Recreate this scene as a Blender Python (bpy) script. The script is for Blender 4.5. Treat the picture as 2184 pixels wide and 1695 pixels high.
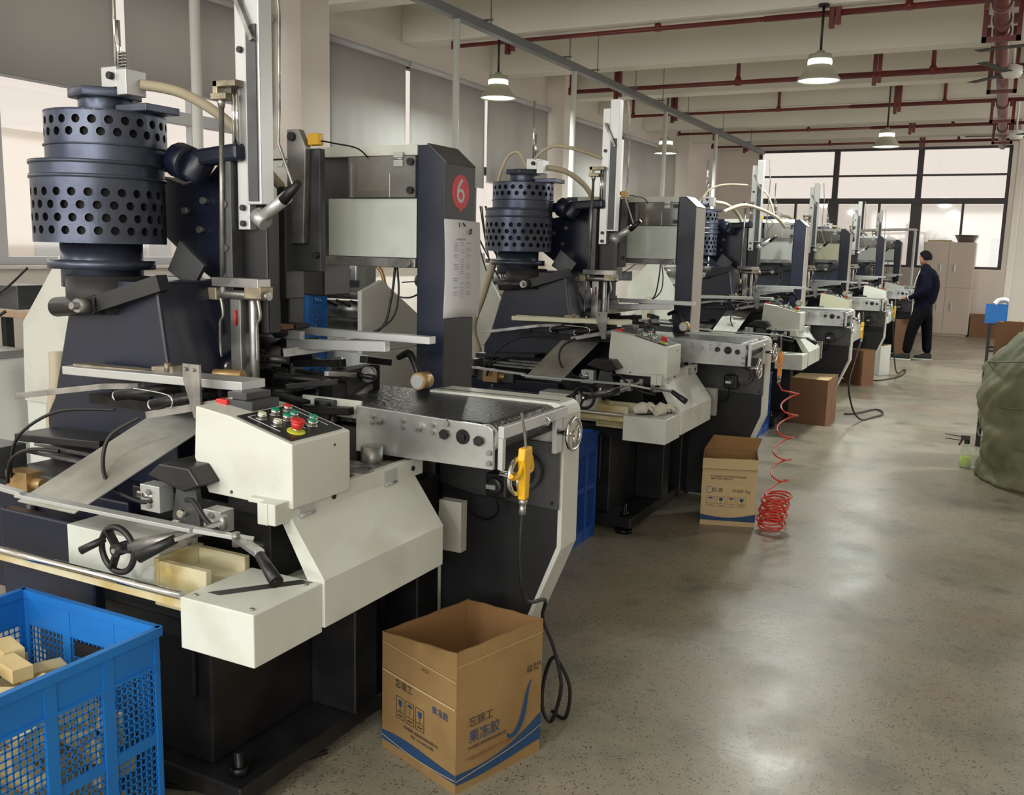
import bpy, bmesh, math, random
from mathutils import Vector, Matrix
for o in list(bpy.data.objects): bpy.data.objects.remove(o)
SC = bpy.context.scene
COL = SC.collection
PI = math.pi
# ------------------------------------------------------------ camera
yaw, pitch, roll = 0.474136, 0.157147, 0.02452
cd = bpy.data.cameras.new('camera'); cam = bpy.data.objects.new('camera', cd); COL.objects.link(cam)
cd.sensor_fit = 'HORIZONTAL'; cd.sensor_width = 36.0; cd.lens = 36.0*2000.0/2184.0
cd.clip_start = 0.05; cd.clip_end = 400
_F = Vector((-math.sin(yaw)*math.cos(pitch), math.cos(yaw)*math.cos(pitch), -math.sin(pitch)))
_R = Vector((math.cos(yaw), math.sin(yaw), 0)); _U = _R.cross(_F)
_r = math.cos(roll)*_R + math.sin(roll)*_U; _u = -math.sin(roll)*_R + math.cos(roll)*_U
cam.matrix_world = Matrix(((_r.x,_u.x,-_F.x,0),(_r.y,_u.y,-_F.y,0),(_r.z,_u.z,-_F.z,1.6),(0,0,0,1)))
SC.camera = cam
# ------------------------------------------------------------ world, lights, exposure
w = bpy.data.worlds.new('overcast_sky'); SC.world = w; w.use_nodes = True
bg = w.node_tree.nodes['Background']; bg.inputs[0].default_value = (1.0, 0.88, 0.79, 1); bg.inputs[1].default_value = 0.80
SC.view_settings.view_transform = 'Standard'; SC.view_settings.look = 'None'
SC.view_settings.exposure = 0.34; SC.view_settings.gamma = 1.0; SC.view_settings.use_curve_mapping = False
def area(name, loc, rot, sx, sy, power, col):
    l = bpy.data.lights.new(name, 'AREA'); l.shape = 'RECTANGLE'; l.size = sx; l.size_y = sy; l.energy = power; l.color = col
    o = bpy.data.objects.new(name, l); COL.objects.link(o); o.location = loc; o.rotation_euler = rot; return o
# unseen fill lights added to brighten the hall, behind the camera and at right
area('window_daylight_rear', (-1.5, -4.8, 2.5), (math.radians(97), 0, 0), 9, 2.6, 290, (1, .985, .95))
area('window_daylight_side', (6.6, 16, 2.6), (0, math.radians(100), 0), 2.4, 11, 260, (1, .96, .92))
sl = bpy.data.lights.new('bright_overcast', 'SUN'); sl.energy = 2.4; sl.angle = math.radians(100); sl.color = (1, .95, .89)
so = bpy.data.objects.new('bright_overcast', sl); COL.objects.link(so); so.rotation_euler = (math.radians(-12), math.radians(-62), 0)
# ------------------------------------------------------------ materials
MT = {}
def lin(c):
    return tuple(((x/255)/12.92 if x/255 <= .04045 else ((x/255+.055)/1.055)**2.4) for x in c)
def mat(name, rgb, rough=.5, metal=0.0, spec=.5, noise=0.0, nscale=8.0, rgb2=None, emit=0.0, alpha=None, bump=0.0, bscale=60.0, trans=0.0, rough2=None, thresh=(.4,.65)):
    m = bpy.data.materials.new(name); m.use_nodes = True; nt = m.node_tree; b = nt.nodes['Principled BSDF']
    c = lin(rgb)+(1,)
    b.inputs['Base Color'].default_value = c; b.inputs['Roughness'].default_value = rough; b.inputs['Metallic'].default_value = metal
    b.inputs['Specular IOR Level'].default_value = spec
    if rgb2 is not None or rough2 is not None:
        tc = nt.nodes.new('ShaderNodeTexCoord'); n = nt.nodes.new('ShaderNodeTexNoise'); n.inputs['Scale'].default_value = nscale; n.inputs['Detail'].default_value = 6
        nt.links.new(tc.outputs['Object'], n.inputs['Vector'])
        r = nt.nodes.new('ShaderNodeMapRange'); r.inputs[1].default_value = thresh[0]; r.inputs[2].default_value = thresh[1]
        nt.links.new(n.outputs['Fac'], r.inputs[0])
        if rgb2 is not None:
            mx = nt.nodes.new('ShaderNodeMix'); mx.data_type = 'RGBA'; mx.inputs[6].default_value = c; mx.inputs[7].default_value = lin(rgb2)+(1,)
            nt.links.new(r.outputs[0], mx.inputs[0]); nt.links.new(mx.outputs[2], b.inputs['Base Color'])
        if rough2 is not None:
            mr = nt.nodes.new('ShaderNodeMapRange'); mr.inputs[3].default_value = rough; mr.inputs[4].default_value = rough2
            nt.links.new(r.outputs[0], mr.inputs[0]); nt.links.new(mr.outputs[0], b.inputs['Roughness'])
    if bump:
        tc2 = nt.nodes.new('ShaderNodeTexCoord'); n2 = nt.nodes.new('ShaderNodeTexNoise'); n2.inputs['Scale'].default_value = bscale; n2.inputs['Detail'].default_value = 4
        nt.links.new(tc2.outputs['Object'], n2.inputs['Vector'])
        bp = nt.nodes.new('ShaderNodeBump'); bp.inputs['Strength'].default_value = bump; bp.inputs['Distance'].default_value = .01
        nt.links.new(n2.outputs['Fac'], bp.inputs['Height']); nt.links.new(bp.outputs['Normal'], b.inputs['Normal'])
    if emit: b.inputs['Emission Color'].default_value = c; b.inputs['Emission Strength'].default_value = emit
    if alpha is not None: b.inputs['Alpha'].default_value = alpha
    if trans: b.inputs['Transmission Weight'].default_value = trans
    MT[name] = m; return m
cream = mat('cream_paint', (212,214,206), .38, rgb2=(196,197,186), nscale=5, thresh=(.5,.75))
creamd = mat('cream_paint_stained', (208,200,168), .4, rgb2=(176,150,74), nscale=6, thresh=(.45,.7))
white = mat('white_paint', (222,224,220), .4)
navy = mat('navy_paint', (27,33,54), .35, rgb2=(22,27,43), nscale=4)
black = mat('black_paint', (22,22,25), .4, rgb2=(34,33,34), nscale=9)
dark = mat('dark_oily_metal', (48,47,48), .38, .6, rgb2=(26,25,27), nscale=14)
dgrey = mat('dark_grey_panel', (46,46,48), .5, spec=.3, rgb2=(40,40,42), nscale=5)
mgrey = mat('grey_panel', (84,85,87), .4, .3, rgb2=(66,66,68), nscale=6)
steel = mat('worn_steel', (172,171,168), .34, .8, rgb2=(112,110,108), nscale=9, rough2=.5)
plate = mat('brushed_plate', (206,208,206), .28, .8, rgb2=(160,162,160), nscale=5, rough2=.42, thresh=(.42,.6))
sheet = mat('galvanised_sheet', (206,205,198), .4, .45, rgb2=(160,158,150), nscale=4, rough2=.5)
alu = mat('aluminium_profile', (196,198,198), .38, .6)
chrome = mat('chrome', (215,215,215), .1, 1.0)
drumm = mat('turret_iron', (86,92,108), .32, .6, rgb2=(62,68,86), nscale=6)  # iron grey, lightened and blued with part of the window haze
hole = mat('hole_dark', (12,12,16), .7)
rubber = mat('black_rubber', (20,20,21), .5)
beltm = mat('conveyor_belt', (34,34,36), .3, 0, bump=.6, bscale=55)
glassm = mat('acrylic_guard', (150,150,148), .12, .0, rgb2=(128,122,112), nscale=3, alpha=.55)
bluep = mat('blue_plastic', (26,118,200), .42, rgb2=(26,104,184), nscale=3)
blueb = mat('blue_plastic_dark', (30,78,160), .45)
card = mat('cardboard', (152,122,78), .8, rgb2=(138,108,66), nscale=5, bump=.1)
cardin = mat('cardboard_inside', (150,112,70), .85)
cardp = mat('cardboard_pale', (196,170,128), .8)
cardd = mat('cardboard_brown', (132,96,72), .85)
inkb = mat('blue_print', (30,66,108), .7); inkd = mat('dark_print', (60,50,52), .8); inkr = mat('brown_print', (120,76,52), .8)
wood = mat('wood_board', (190,164,138), .6, rgb2=(168,140,112), nscale=3)
yellow = mat('yellow_plastic', (232,178,20), .35); orange = mat('orange_plastic', (236,150,70), .4)
redp = mat('red_plastic', (205,48,44), .35); greenp = mat('green_button', (10,150,110), .3); yelp = mat('yellow_disc', (220,222,60), .4)
whitep = mat('ivory_button', (226,226,200), .3)
redhose = mat('red_hose', (214,62,44), .35); pinkm = mat('pink_strap', (224,120,130), .5)
hosem = mat('ribbed_hose', (196,184,160), .5); clearh = mat('clear_tube', (190,190,180), .3)
redpipe = mat('red_oxide_paint', (112,44,44), .4, rgb2=(94,38,40), nscale=3)
wallm = mat('wall_paint', (232,224,216), .85, rgb2=(224,216,208), nscale=1.2, thresh=(.3,.7))
ceilm = mat('ceiling_paint', (232,228,218), .9, rgb2=(222,218,208), nscale=.7, thresh=(.3,.7))
frame = mat('window_frame', (74,70,74), .45, .2)
framel = mat('window_frame_pale', (190,190,194), .4)
blindm = mat('blind_fabric', (142,143,143), .9, rgb2=(134,134,132), nscale=1.5)
paperm = mat('paper', (204,204,208), .8); ink = mat('ink', (30,30,34), .8); greyink = mat('grey_ink', (150,150,154), .8)
beige = mat('beige_cabinet_paint', (206,192,178), .5)
sackm = mat('woven_sack', (112,112,82), .6, rgb2=(92,96,68), nscale=6, bump=.5, bscale=18)
skin = mat('skin', (150,104,84), .5); jacket = mat('navy_jacket', (20,21,38), .95, spec=.1, rgb2=(15,16,30), nscale=5); trous = mat('black_trousers', (16,16,19), .95, spec=.1); hairm = mat('black_hair', (14,12,12), .8, spec=.15)
shoem = mat('black_shoe', (24,24,26), .4); sole = mat('pale_sole', (190,190,186), .6)
tin = mat('tin_basin', (176,168,164), .3, .8); cloth = mat('glove_cloth', (206,202,190), .95)
brass = mat('brass', (182,150,104), .4, .6); greenl = mat('green_liquid', (190,214,50), .2); cleard = mat('clear_plastic', (200,214,200), .15, alpha=.35)
outw = mat('outside_render', (232,230,228), .9); outc = mat('outside_cream', (240,234,226), .9); outg = mat('outside_glazing', (206,212,216), .4)
outgr = mat('outside_ground', (170,166,160), .9)
glow = mat('lamp_glow', (250,255,238), .5, emit=2.2)
lampm = mat('lamp_shade', (176,176,158), .4, alpha=1.0)
galv = mat('galvanised_tray', (120,124,126), .4, .7)
def make_blind():
    m = bpy.data.materials.new('blind_fabric'); m.use_nodes = True; nt = m.node_tree; b = nt.nodes['Principled BSDF']; o = nt.nodes['Material Output']
    b.inputs['Base Color'].default_value = lin((205,205,202))+(1,); b.inputs['Roughness'].default_value = .9
    t = nt.nodes.new('ShaderNodeBsdfTranslucent'); t.inputs[0].default_value = lin((196,194,190))+(1,); mx = nt.nodes.new('ShaderNodeMixShader'); mx.inputs[0].default_value = .5
    nt.links.new(b.outputs[0], mx.inputs[1]); nt.links.new(t.outputs[0], mx.inputs[2]); nt.links.new(mx.outputs[0], o.inputs[0]); return m
blindm = make_blind()
glazing = None
def make_glass():
    m = bpy.data.materials.new('window_glass'); m.use_nodes = True; nt = m.node_tree
    for n in list(nt.nodes): nt.nodes.remove(n)
    o = nt.nodes.new('ShaderNodeOutputMaterial'); mx = nt.nodes.new('ShaderNodeMixShader'); t = nt.nodes.new('ShaderNodeBsdfTransparent'); g = nt.nodes.new('ShaderNodeBsdfGlossy')
    g.inputs['Roughness'].default_value = .05; mx.inputs[0].default_value = .06; t.inputs[0].default_value = (.96,.97,.97,1)
    nt.links.new(t.outputs[0], mx.inputs[1]); nt.links.new(g.outputs[0], mx.inputs[2]); nt.links.new(mx.outputs[0], o.inputs[0]); return m
glazing = make_glass()
def make_floor():
    m = bpy.data.materials.new('polished_concrete'); m.use_nodes = True; nt = m.node_tree; b = nt.nodes['Principled BSDF']; N = nt.nodes.new; L = nt.links.new
    tc = N('ShaderNodeTexCoord')
    def noise(s, d=6, r=.6):
        n = N('ShaderNodeTexNoise'); n.inputs['Scale'].default_value = s; n.inputs['Detail'].default_value = d; n.inputs['Roughness'].default_value = r; L(tc.outputs['Object'], n.inputs['Vector']); return n.outputs['Fac']
    def rng(f, a, c, lo=0, hi=1):
        r = N('ShaderNodeMapRange'); r.inputs[1].default_value = a; r.inputs[2].default_value = c; r.inputs[3].default_value = lo; r.inputs[4].default_value = hi; L(f, r.inputs[0]); return r.outputs[0]
    def mix(f, a, c):
        x = N('ShaderNodeMix'); x.data_type = 'RGBA'; L(f, x.inputs[0])
        for i, q in ((6, a), (7, c)):
            if isinstance(q, tuple): x.inputs[i].default_value = lin(q)+(1,)
            else: L(q, x.inputs[i])
        return x.outputs[2]
    c = mix(rng(noise(.9, 4), .42, .6), (158,148,130), (144,138,121))
    c = mix(rng(noise(2.3, 8), .5, .72), c, (118,116,102))
    c = mix(rng(noise(1.7, 7), .5, .68), c, (156,138,118))
    v = N('ShaderNodeTexVoronoi'); v.inputs['Scale'].default_value = 85; L(tc.outputs['Object'], v.inputs['Vector'])
    sp = rng(v.outputs['Distance'], .2, .36, 1, 0)
    gate = rng(noise(24, 5), .44, .54)
    mu = N('ShaderNodeMath'); mu.operation = 'MULTIPLY'; L(sp, mu.inputs[0]); L(gate, mu.inputs[1])
    c = mix(mu.outputs[0], c, (62,60,54))
    c = mix(rng(noise(140, 4, .7), .52, .66), c, (122,118,104))
    v2 = N('ShaderNodeTexNoise'); v2.inputs['Scale'].default_value = 3.1; v2.inputs['Detail'].default_value = 8; L(tc.outputs['Object'], v2.inputs['Vector'])
    c = mix(rng(v2.outputs['Fac'], .6, .78), c, (92,90,82))
    L(c, b.inputs['Base Color'])
    L(rng(noise(1.6, 5), .35, .65, .27, .42), b.inputs['Roughness'])
    b.inputs['Specular IOR Level'].default_value = .6
    bp = N('ShaderNodeBump'); bp.inputs['Strength'].default_value = .08; bp.inputs['Distance'].default_value = .01; L(noise(30, 3), bp.inputs['Height']); L(bp.outputs['Normal'], b.inputs['Normal'])
    return m
floorm = make_floor()
# ------------------------------------------------------------ mesh helpers
class MB:
    def __init__(s): s.v = []; s.f = []; s.m = []; s.sm = []; s.cur = 0; s.smooth = False
    def add(s, vs, fs, sm=None):
        n = len(s.v); s.v += [tuple(p) for p in vs]
        for f in fs: s.f.append(tuple(i+n for i in f)); s.m.append(s.cur); s.sm.append(s.smooth if sm is None else sm)
        return s
    def box(s, x0, x1, y0, y1, z0, z1):
        return s.add([(x0,y0,z0),(x1,y0,z0),(x1,y1,z0),(x0,y1,z0),(x0,y0,z1),(x1,y0,z1),(x1,y1,z1),(x0,y1,z1)],
                     [(3,2,1,0),(4,5,6,7),(0,1,5,4),(1,2,6,5),(2,3,7,6),(3,0,4,7)], False)
    def obox(s, c, size, M=None):
        M = M or Matrix.Identity(3); c = Vector(c); h = [q/2 for q in size]
        vs = [c + M @ Vector((a*h[0], b*h[1], d*h[2])) for d in (-1,1) for a, b in ((-1,-1),(1,-1),(1,1),(-1,1))]
        return s.add(vs, [(3,2,1,0),(4,5,6,7),(0,1,5,4),(1,2,6,5),(2,3,7,6),(3,0,4,7)], False)
    def bar(s, p, q, wd, ht, up=(0,0,1)):
        p = Vector(p); q = Vector(q); d = (q-p); L = d.length; x = d.normalized(); u = Vector(up)
        if abs(x.dot(u)) > .95: u = Vector((0,1,0))
        y = u.cross(x).normalized(); z = x.cross(y)
        return s.obox((p+q)/2, (L, wd, ht), Matrix((x,y,z)).transposed())
    def prism(s, poly, ax, a, b):
        n = len(poly)
        def P(u, v, t): return {'x': (t,u,v), 'y': (u,t,v), 'z': (u,v,t)}[ax]
        A = sum(poly[i][0]*poly[(i+1)%n][1]-poly[(i+1)%n][0]*poly[i][1] for i in range(n))
        if (A < 0) != (ax == 'y'): poly = poly[::-1]
        vs = [P(u,v,a) for u,v in poly]+[P(u,v,b) for u,v in poly]
        if a > b: vs = vs[n:]+vs[:n]
        fs = [tuple(range(n-1,-1,-1)), tuple(range(n,2*n))]+[(i,(i+1)%n,(i+1)%n+n,i+n) for i in range(n)]
        return s.add(vs, fs, False)
    def cyl(s, p, q, r, r2=None, n=14, cap=True):
        p = Vector(p); q = Vector(q); r2 = r if r2 is None else r2
        d = (q-p).normalized(); u = d.orthogonal().normalized(); v = d.cross(u)
        vs = [c+(u*math.cos(2*PI*i/n)+v*math.sin(2*PI*i/n))*rr for c, rr in ((p,r),(q,r2)) for i in range(n)]
        s.add(vs, [(i,(i+1)%n,(i+1)%n+n,i+n) for i in range(n)], True)
        if cap:
            k = len(s.v)-2*n
            for idx in (tuple(range(n-1,-1,-1)), tuple(range(n,2*n))): s.f.append(tuple(i+k for i in idx)); s.m.append(s.cur); s.sm.append(False)
        return s
    def tube(s, pts, r, n=8, sub=0, cap=True):
        P = [Vector(p) for p in pts]
        if isinstance(r, list) and sub: r = [r[min(int(i/sub), len(r)-1)]*(1-(i%sub)/sub)+r[min(int(i/sub)+1, len(r)-1)]*(i%sub)/sub for i in range((len(P)-1)*sub+1)]
        if sub: P = spline(P, sub)
        t0 = (P[1]-P[0]).normalized(); u = t0.orthogonal().normalized(); vs = []
        for i, p in enumerate(P):
            t = (P[min(i+1,len(P)-1)]-P[max(i-1,0)]).normalized()
            u = (u-t*u.dot(t)).normalized(); v = t.cross(u); rr = r[i] if isinstance(r, list) else r
            vs += [p+(u*math.cos(2*PI*k/n)+v*math.sin(2*PI*k/n))*rr for k in range(n)]
        fs = [(i*n+k, i*n+(k+1)%n, (i+1)*n+(k+1)%n, (i+1)*n+k) for i in range(len(P)-1) for k in range(n)]
        s.add(vs, fs, True)
        if cap: s.add(vs[:n], [tuple(range(n-1,-1,-1))], False); s.add(vs[-n:], [tuple(range(n))], False)
        return s
    def lathe(s, prof, c, n=24, ax='z'):
        c = Vector(c); vs = []
        for r, z in prof:
            for k in range(n):
                a = 2*PI*k/n; p = (r*math.cos(a), r*math.sin(a), z)
                if ax == 'y': p = (p[0], p[2], p[1])
                if ax == 'x': p = (p[2], p[0], p[1])
                vs.append(c+Vector(p))
        fs = [(i*n+k, i*n+(k+1)%n, (i+1)*n+(k+1)%n, (i+1)*n+k) for i in range(len(prof)-1) for k in range(n)]
        if ax == 'y': fs = [f[::-1] for f in fs]
        return s.add(vs, fs, True)
    def torus(s, c, R, r, ax='y', n=28, m=8):
        c = Vector(c); vs = []
        for i in range(n):
            a = 2*PI*i/n
            for k in range(m):
                b = 2*PI*k/m; rr = R+r*math.cos(b); p = (rr*math.cos(a), rr*math.sin(a), r*math.sin(b))
                p = {'z': p, 'y': (p[0], p[2], p[1]), 'x': (p[2], p[0], p[1])}[ax]; vs.append(c+Vector(p))
        return s.add(vs, [(i*m+k, ((i+1)%n)*m+k, ((i+1)%n)*m+(k+1)%m, i*m+(k+1)%m) for i in range(n) for k in range(m)], True)
    def bolt(s, c, d=(0,-1,0), r=.008, h=.008):
        c = Vector(c); d = Vector(d); s.cyl(c, c+d*h, r, n=6); return s
    def build(s, name, mats, parent=None, bevel=0.0, seg=2, origin=None):
        me = bpy.data.meshes.new(name)
        og = Vector(origin) if origin is not None else (WORG.get(parent.name, Vector((0,0,0))) if parent is not None else Vector((0,0,0)))
        me.from_pydata([tuple(Vector(p)-og) for p in s.v], [], s.f)
        if not isinstance(mats, (list, tuple)): mats = [mats]
        for m in mats: me.materials.append(m)
        me.polygons.foreach_set('material_index', s.m); me.polygons.foreach_set('use_smooth', s.sm)
        bm = bmesh.new(); bm.from_mesh(me); bmesh.ops.recalc_face_normals(bm, faces=bm.faces); bm.to_mesh(me); bm.free()
        o = bpy.data.objects.new(name, me); COL.objects.link(o)
        if parent is not None: o.parent = parent; WORG[o.name] = og
        else: o.location = og; WORG[o.name] = og
        if bevel:
            b = o.modifiers.new('bevel', 'BEVEL'); b.width = bevel; b.segments = seg; b.limit_method = 'ANGLE'; b.angle_limit = .6
        return o
WORG = {}
def spline(P, sub):
    out = []; n = len(P)
    for i in range(n-1):
        a = P[max(i-1,0)]; b = P[i]; c = P[i+1]; d = P[min(i+2,n-1)]
        for k in range(sub):
            t = k/sub; out.append(.5*((2*b)+(c-a)*t+(2*a-5*b+4*c-d)*t*t+(3*b-a-3*c+d)*t**3))
    out.append(P[-1]); return out
def tag(o, label, cat, group=None, kind=None):
    o['label'] = label; o['category'] = cat
    if group: o['group'] = group
    if kind: o['kind'] = kind
    return o
def thing(name, loc, label, cat, group=None):
    o = bpy.data.objects.new(name, None); o.empty_display_size = .1; COL.objects.link(o); o.location = loc; WORG[o.name] = Vector(loc)
    return tag(o, label, cat, group)
def struct(o): o['kind'] = 'structure'; return o
def kids(o): return [c for c in bpy.data.objects if c.parent == o]
def copy_tree(o, parent=None):
    ch = KIDC.get(o.name)
    if ch is None: ch = kids(o); KIDC[o.name] = ch
    c = o.copy(); COL.objects.link(c); c.parent = parent
    for q in ch: copy_tree(q, c)
    return c
KIDC = {}
def text(body, name, size, M, m, parent=None, og=(0,0,0), depth=.0004, align='CENTER'):
    cu = bpy.data.curves.new(name, 'FONT'); cu.body = body; cu.size = size; cu.extrude = depth; cu.align_x = align; cu.align_y = 'CENTER'
    t = bpy.data.objects.new(name+'_tmp', cu); COL.objects.link(t)
    bpy.context.view_layer.update(); dg = bpy.context.evaluated_depsgraph_get()
    me = bpy.data.meshes.new_from_object(t.evaluated_get(dg)); bpy.data.objects.remove(t)
    me.transform(Matrix.Translation(-Vector(og)) @ M); me.materials.clear(); me.materials.append(m)
    o = bpy.data.objects.new(name, me); COL.objects.link(o); o.parent = parent; return o
def frameM(c, ux, uz):
    """matrix that maps text x to ux, text y to uz, at point c"""
    ux = Vector(ux).normalized(); uz = Vector(uz).normalized(); n = ux.cross(uz)
    return Matrix(((ux.x,uz.x,n.x,c[0]),(ux.y,uz.y,n.y,c[1]),(ux.z,uz.z,n.z,c[2]),(0,0,0,1)))
random.seed(4)
# ============================================================ the hall
XW, YF = -6.2, 22.5
struct(MB().box(-7.0, 7.0, -6, YF+.3, -.1, 0).build('floor', floorm))
struct(MB().box(-6.5, 7.0, -6, YF+.3, 4.75, 4.95).build('ceiling', ceilm))
def wall_x(name, x, t, y0, y1, holes, H=4.75):       # wall in a plane x = const with rectangular holes (ya,yb,za,zb)
    m = MB(); ys = y0
    for ya, yb, za, zb in holes:
        m.box(x-t, x, ys, ya, 0, H); m.box(x-t, x, ya, yb, 0, za); m.box(x-t, x, ya, yb, zb, H); ys = yb
    m.box(x-t, x, ys, y1, 0, H)
    return struct(m.build(name, wallm))
LW = [(-4.4, .9, 1.40, 3.66), (1.45, 7.10, 1.40, 3.66), (7.78, 12.96, 1.40, 3.66), (13.80, 19.10, 1.40, 3.66)]
wall_x('wall_left', XW, .24, -6, YF, LW)
struct(MB().box(-6.44, -5.25, YF, YF+.24, 0, 4.75).box(-5.25, -.02, YF, YF+.24, 0, 1.41).box(-5.25, -.02, YF, YF+.24, 3.98, 4.75).box(-.02, 7, YF, YF+.24, 0, 4.75).build('wall_far', wallm))
struct(MB().box(6.8, 7.0, -6, YF, 0, 4.75).build('wall_right', wallm))
struct(MB().box(-6.44, 7.0, -6.2, -6, 0, 4.75).build('wall_rear', wallm))
for i, (a, b) in enumerate(((.9, 1.45), (7.08, 7.50), (12.96, 13.30), (19.15, 19.75))):
    struct(MB().box(XW, -5.9, a, b, 0, 4.75).build('trim_%d' % (i+1), wallm))
# concrete beams under the slab, one per beam line
for i, y in enumerate((1.5, 3.5, 5.5, 7.62, 9.3, 11.4, 13.55, 15.15, 17.3, 19.4, 22.3)):
    z = 3.84 if y < 22 else 4.02
    struct(MB().box(XW, 6.8, y-.14, y+.14, z, 4.75).build('ceiling_beam', ceilm, bevel=.01))
struct(MB().box(.12, .62, 13.1, 13.7, 0, 4.75).build('column', wallm, bevel=.02))
struct(MB().box(.06, .66, 19.1, 19.75, 0, 4.75).build('column', wallm, bevel=.02))
struct(MB().box(XW, -6.18, -6, YF, 0, .1).build('baseboard_left', MT['grey_panel']))
# windows: frame with panes, per opening
def win_left(n, y0, y1, mull, trans):
    m = MB(); x0, x1 = -6.34, -6.26
    m.box(x0, x1, y0, y0+.05, 1.46, 3.61).box(x0, x1, y1-.05, y1, 1.46, 3.61).box(x0, x1, y0, y1, 3.61, 3.66).box(x0, x1, y0, y1, 1.40, 1.46)
    for y in mull: m.box(x0+.004, x1-.004, y-.035, y+.035, 1.45, 3.62)
    for a, b, z in trans: m.box(x0-.004, x1+.004, a, b, z-.05, z+.05)
    f = struct(m.build('window_%d' % n, framel if n == 1 else frame, bevel=.004))
    MB().box(-6.305, -6.300, y0+.05, y1-.05, 1.46, 3.61).build('window_pane', glazing, f)
    MB().box(-6.26, -6.12, y0-.02, y1+.02, 1.375, 1.40).build('window_sill', wallm, f, bevel=.004)
win_left(1, 1.45, 7.10, (2.6, 3.4, 4.30, 5.27, 6.12), ((5.27, 7.05, 2.62),))
win_left(2, 7.78, 12.96, (9.25, 11.0, 12.0), ((7.8, 12.9, 2.62),))
win_left(3, 13.80, 19.10, (15.95, 17.1), ((13.85, 19.05, 2.62),))
win_left(5, -4.4, .9, (-2.6, -.9), ((-4.35, .85, 2.62),))
m = MB(); y0, y1 = YF+.02, YF+.12
for a, b in ((-5.25, -5.18), (-.09, -.02)): m.box(a, b, y0, y1, 1.46, 3.93)
m.box(-5.25, -.02, y0, y1, 1.38, 1.46).box(-5.25, -.02, y0, y1, 3.93, 3.98).box(-5.2, -.07, y0-.01, y1+.004, 2.78, 2.90).box(-5.2, -.07, y0+.006, y1-.006, 3.37, 3.41)
for x, wd in ((-3.51, .06), (-1.77, .06)): m.box(x-wd, x+wd, y0+.003, y1-.003, 2.89, 3.95).box(x-.12, x+.10, y0+.003, y1-.003, 1.43, 2.84)
for x in (-2.88, -2.54, -.86, -4.35): m.box(x-.025, x+.025, y0+.006, y1-.006, 1.43, 2.84)
f = struct(m.build('window_4', frame, bevel=.004))
MB().box(-5.2, -.07, YF+.06, YF+.065, 1.44, 3.95).build('window_pane', glazing, f)
# roller blinds
blinds = [(2.3, 3.22, 2.60, 1), (3.28, 5.23, 2.68, 1), (5.31, 6.93, 2.80, 1), (7.79, 9.15, 1.9, 0), (9.24, 10.98, 2.38, 0), (11.06, 12.88, 2.46, 0), (13.85, 15.89, 2.0, 0), (16.05, 19.0, 2.1, 0)]
bl_lab = ['grey roller blind at the left edge of the first window', 'grey roller blind over the cylinder turret of the nearest machine', 'grey roller blind half drawn beside the first wall pilaster',
 'long grey roller blind just right of the first pilaster', 'grey roller blind in the middle of the second window', 'grey roller blind behind the pendant lamp, next to the second pilaster',
 'pale roller blind left in the third window, beyond the second pilaster', 'pale roller blind right in the third window, farthest from the camera']
for (a, b, z, k), lab in zip(blinds, bl_lab):
    r = thing('roller_blind', (-6.14, (a+b)/2, z), lab, 'blind', 'grey roller blinds on the left windows')
    m = MB(); n = 26; vs = []; m.smooth = True
    for i in range(n+1):
        y = a+(b-a)*i/n
        for j, zz in enumerate((3.60, (3.6+z)/2, z)): vs.append((-6.135+.012*math.sin(i*1.3)*(j/2)*(0 if k else 1)-.0, y, zz))
    m.add(vs, [(i*3+j, (i+1)*3+j, (i+1)*3+j+1, i*3+j+1) for i in range(n) for j in range(2)]); o = m.build('blind_fabric', blindm, r)
    s_ = o.modifiers.new('thickness', 'SOLIDIFY'); s_.thickness = .002
    MB().cyl((-6.13, a-.02, 3.625), (-6.13, b+.02, 3.625), .035, n=12).build('roller_tube', framel, r)
    MB().cyl((-6.135, a, z), (-6.135, b, z), .011, n=8).build('bottom_rail', framel, r)
# buildings opposite, seen through the windows
def outside(loc, size, label, storeys, axis, m=outw):
    r = thing('building', loc, label, 'building'); x, y, _ = loc; sx, sy, h = size
    MB().box(x-sx/2, x+sx/2, y-sy/2, y+sy/2, -4, h).build('wall', m, r)
    n = int((sy if axis == 'x' else sx)/2.6)
    for k in range(n):
        for s in storeys:
            t = (k+.5)/n
            if axis == 'x': yy = y-sy/2+sy*t; b = MB().box(x+sx/2, x+sx/2+.04, yy-.95, yy+.95, s, s+1.5)
            else: xx = x-sx/2+sx*t; b = MB().box(xx-.95, xx+.95, y-sy/2-.04, y-sy/2, s, s+1.5)
            wd = b.build('window', outg, r)
            if axis == 'x': MB().box(x+sx/2+.04, x+sx/2+.07, yy-.03, yy+.03, s, s+1.5).build('window_bar', outw, wd)
            else: MB().box(xx-.03, xx+.03, y-sy/2-.07, y-sy/2-.04, s, s+1.5).build('window_bar', outw, wd)
outside((-26, 8, 0), (6, 44, 4.35), 'pale building with tall windows outside the left windows', (-2.6, .3), 'x', outc)
outside((-6, 42, 0), (26, 6, 3.6), 'white building with grey windows outside the far window', (-2.2, .9), 'y', outw)
struct(MB().box(-60, 40, 22.9, 80, -4.2, -4.1).box(-60, -6.6, -30, 22.9, -4.2, -4.1).build('outside_ground', outgr))
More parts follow.
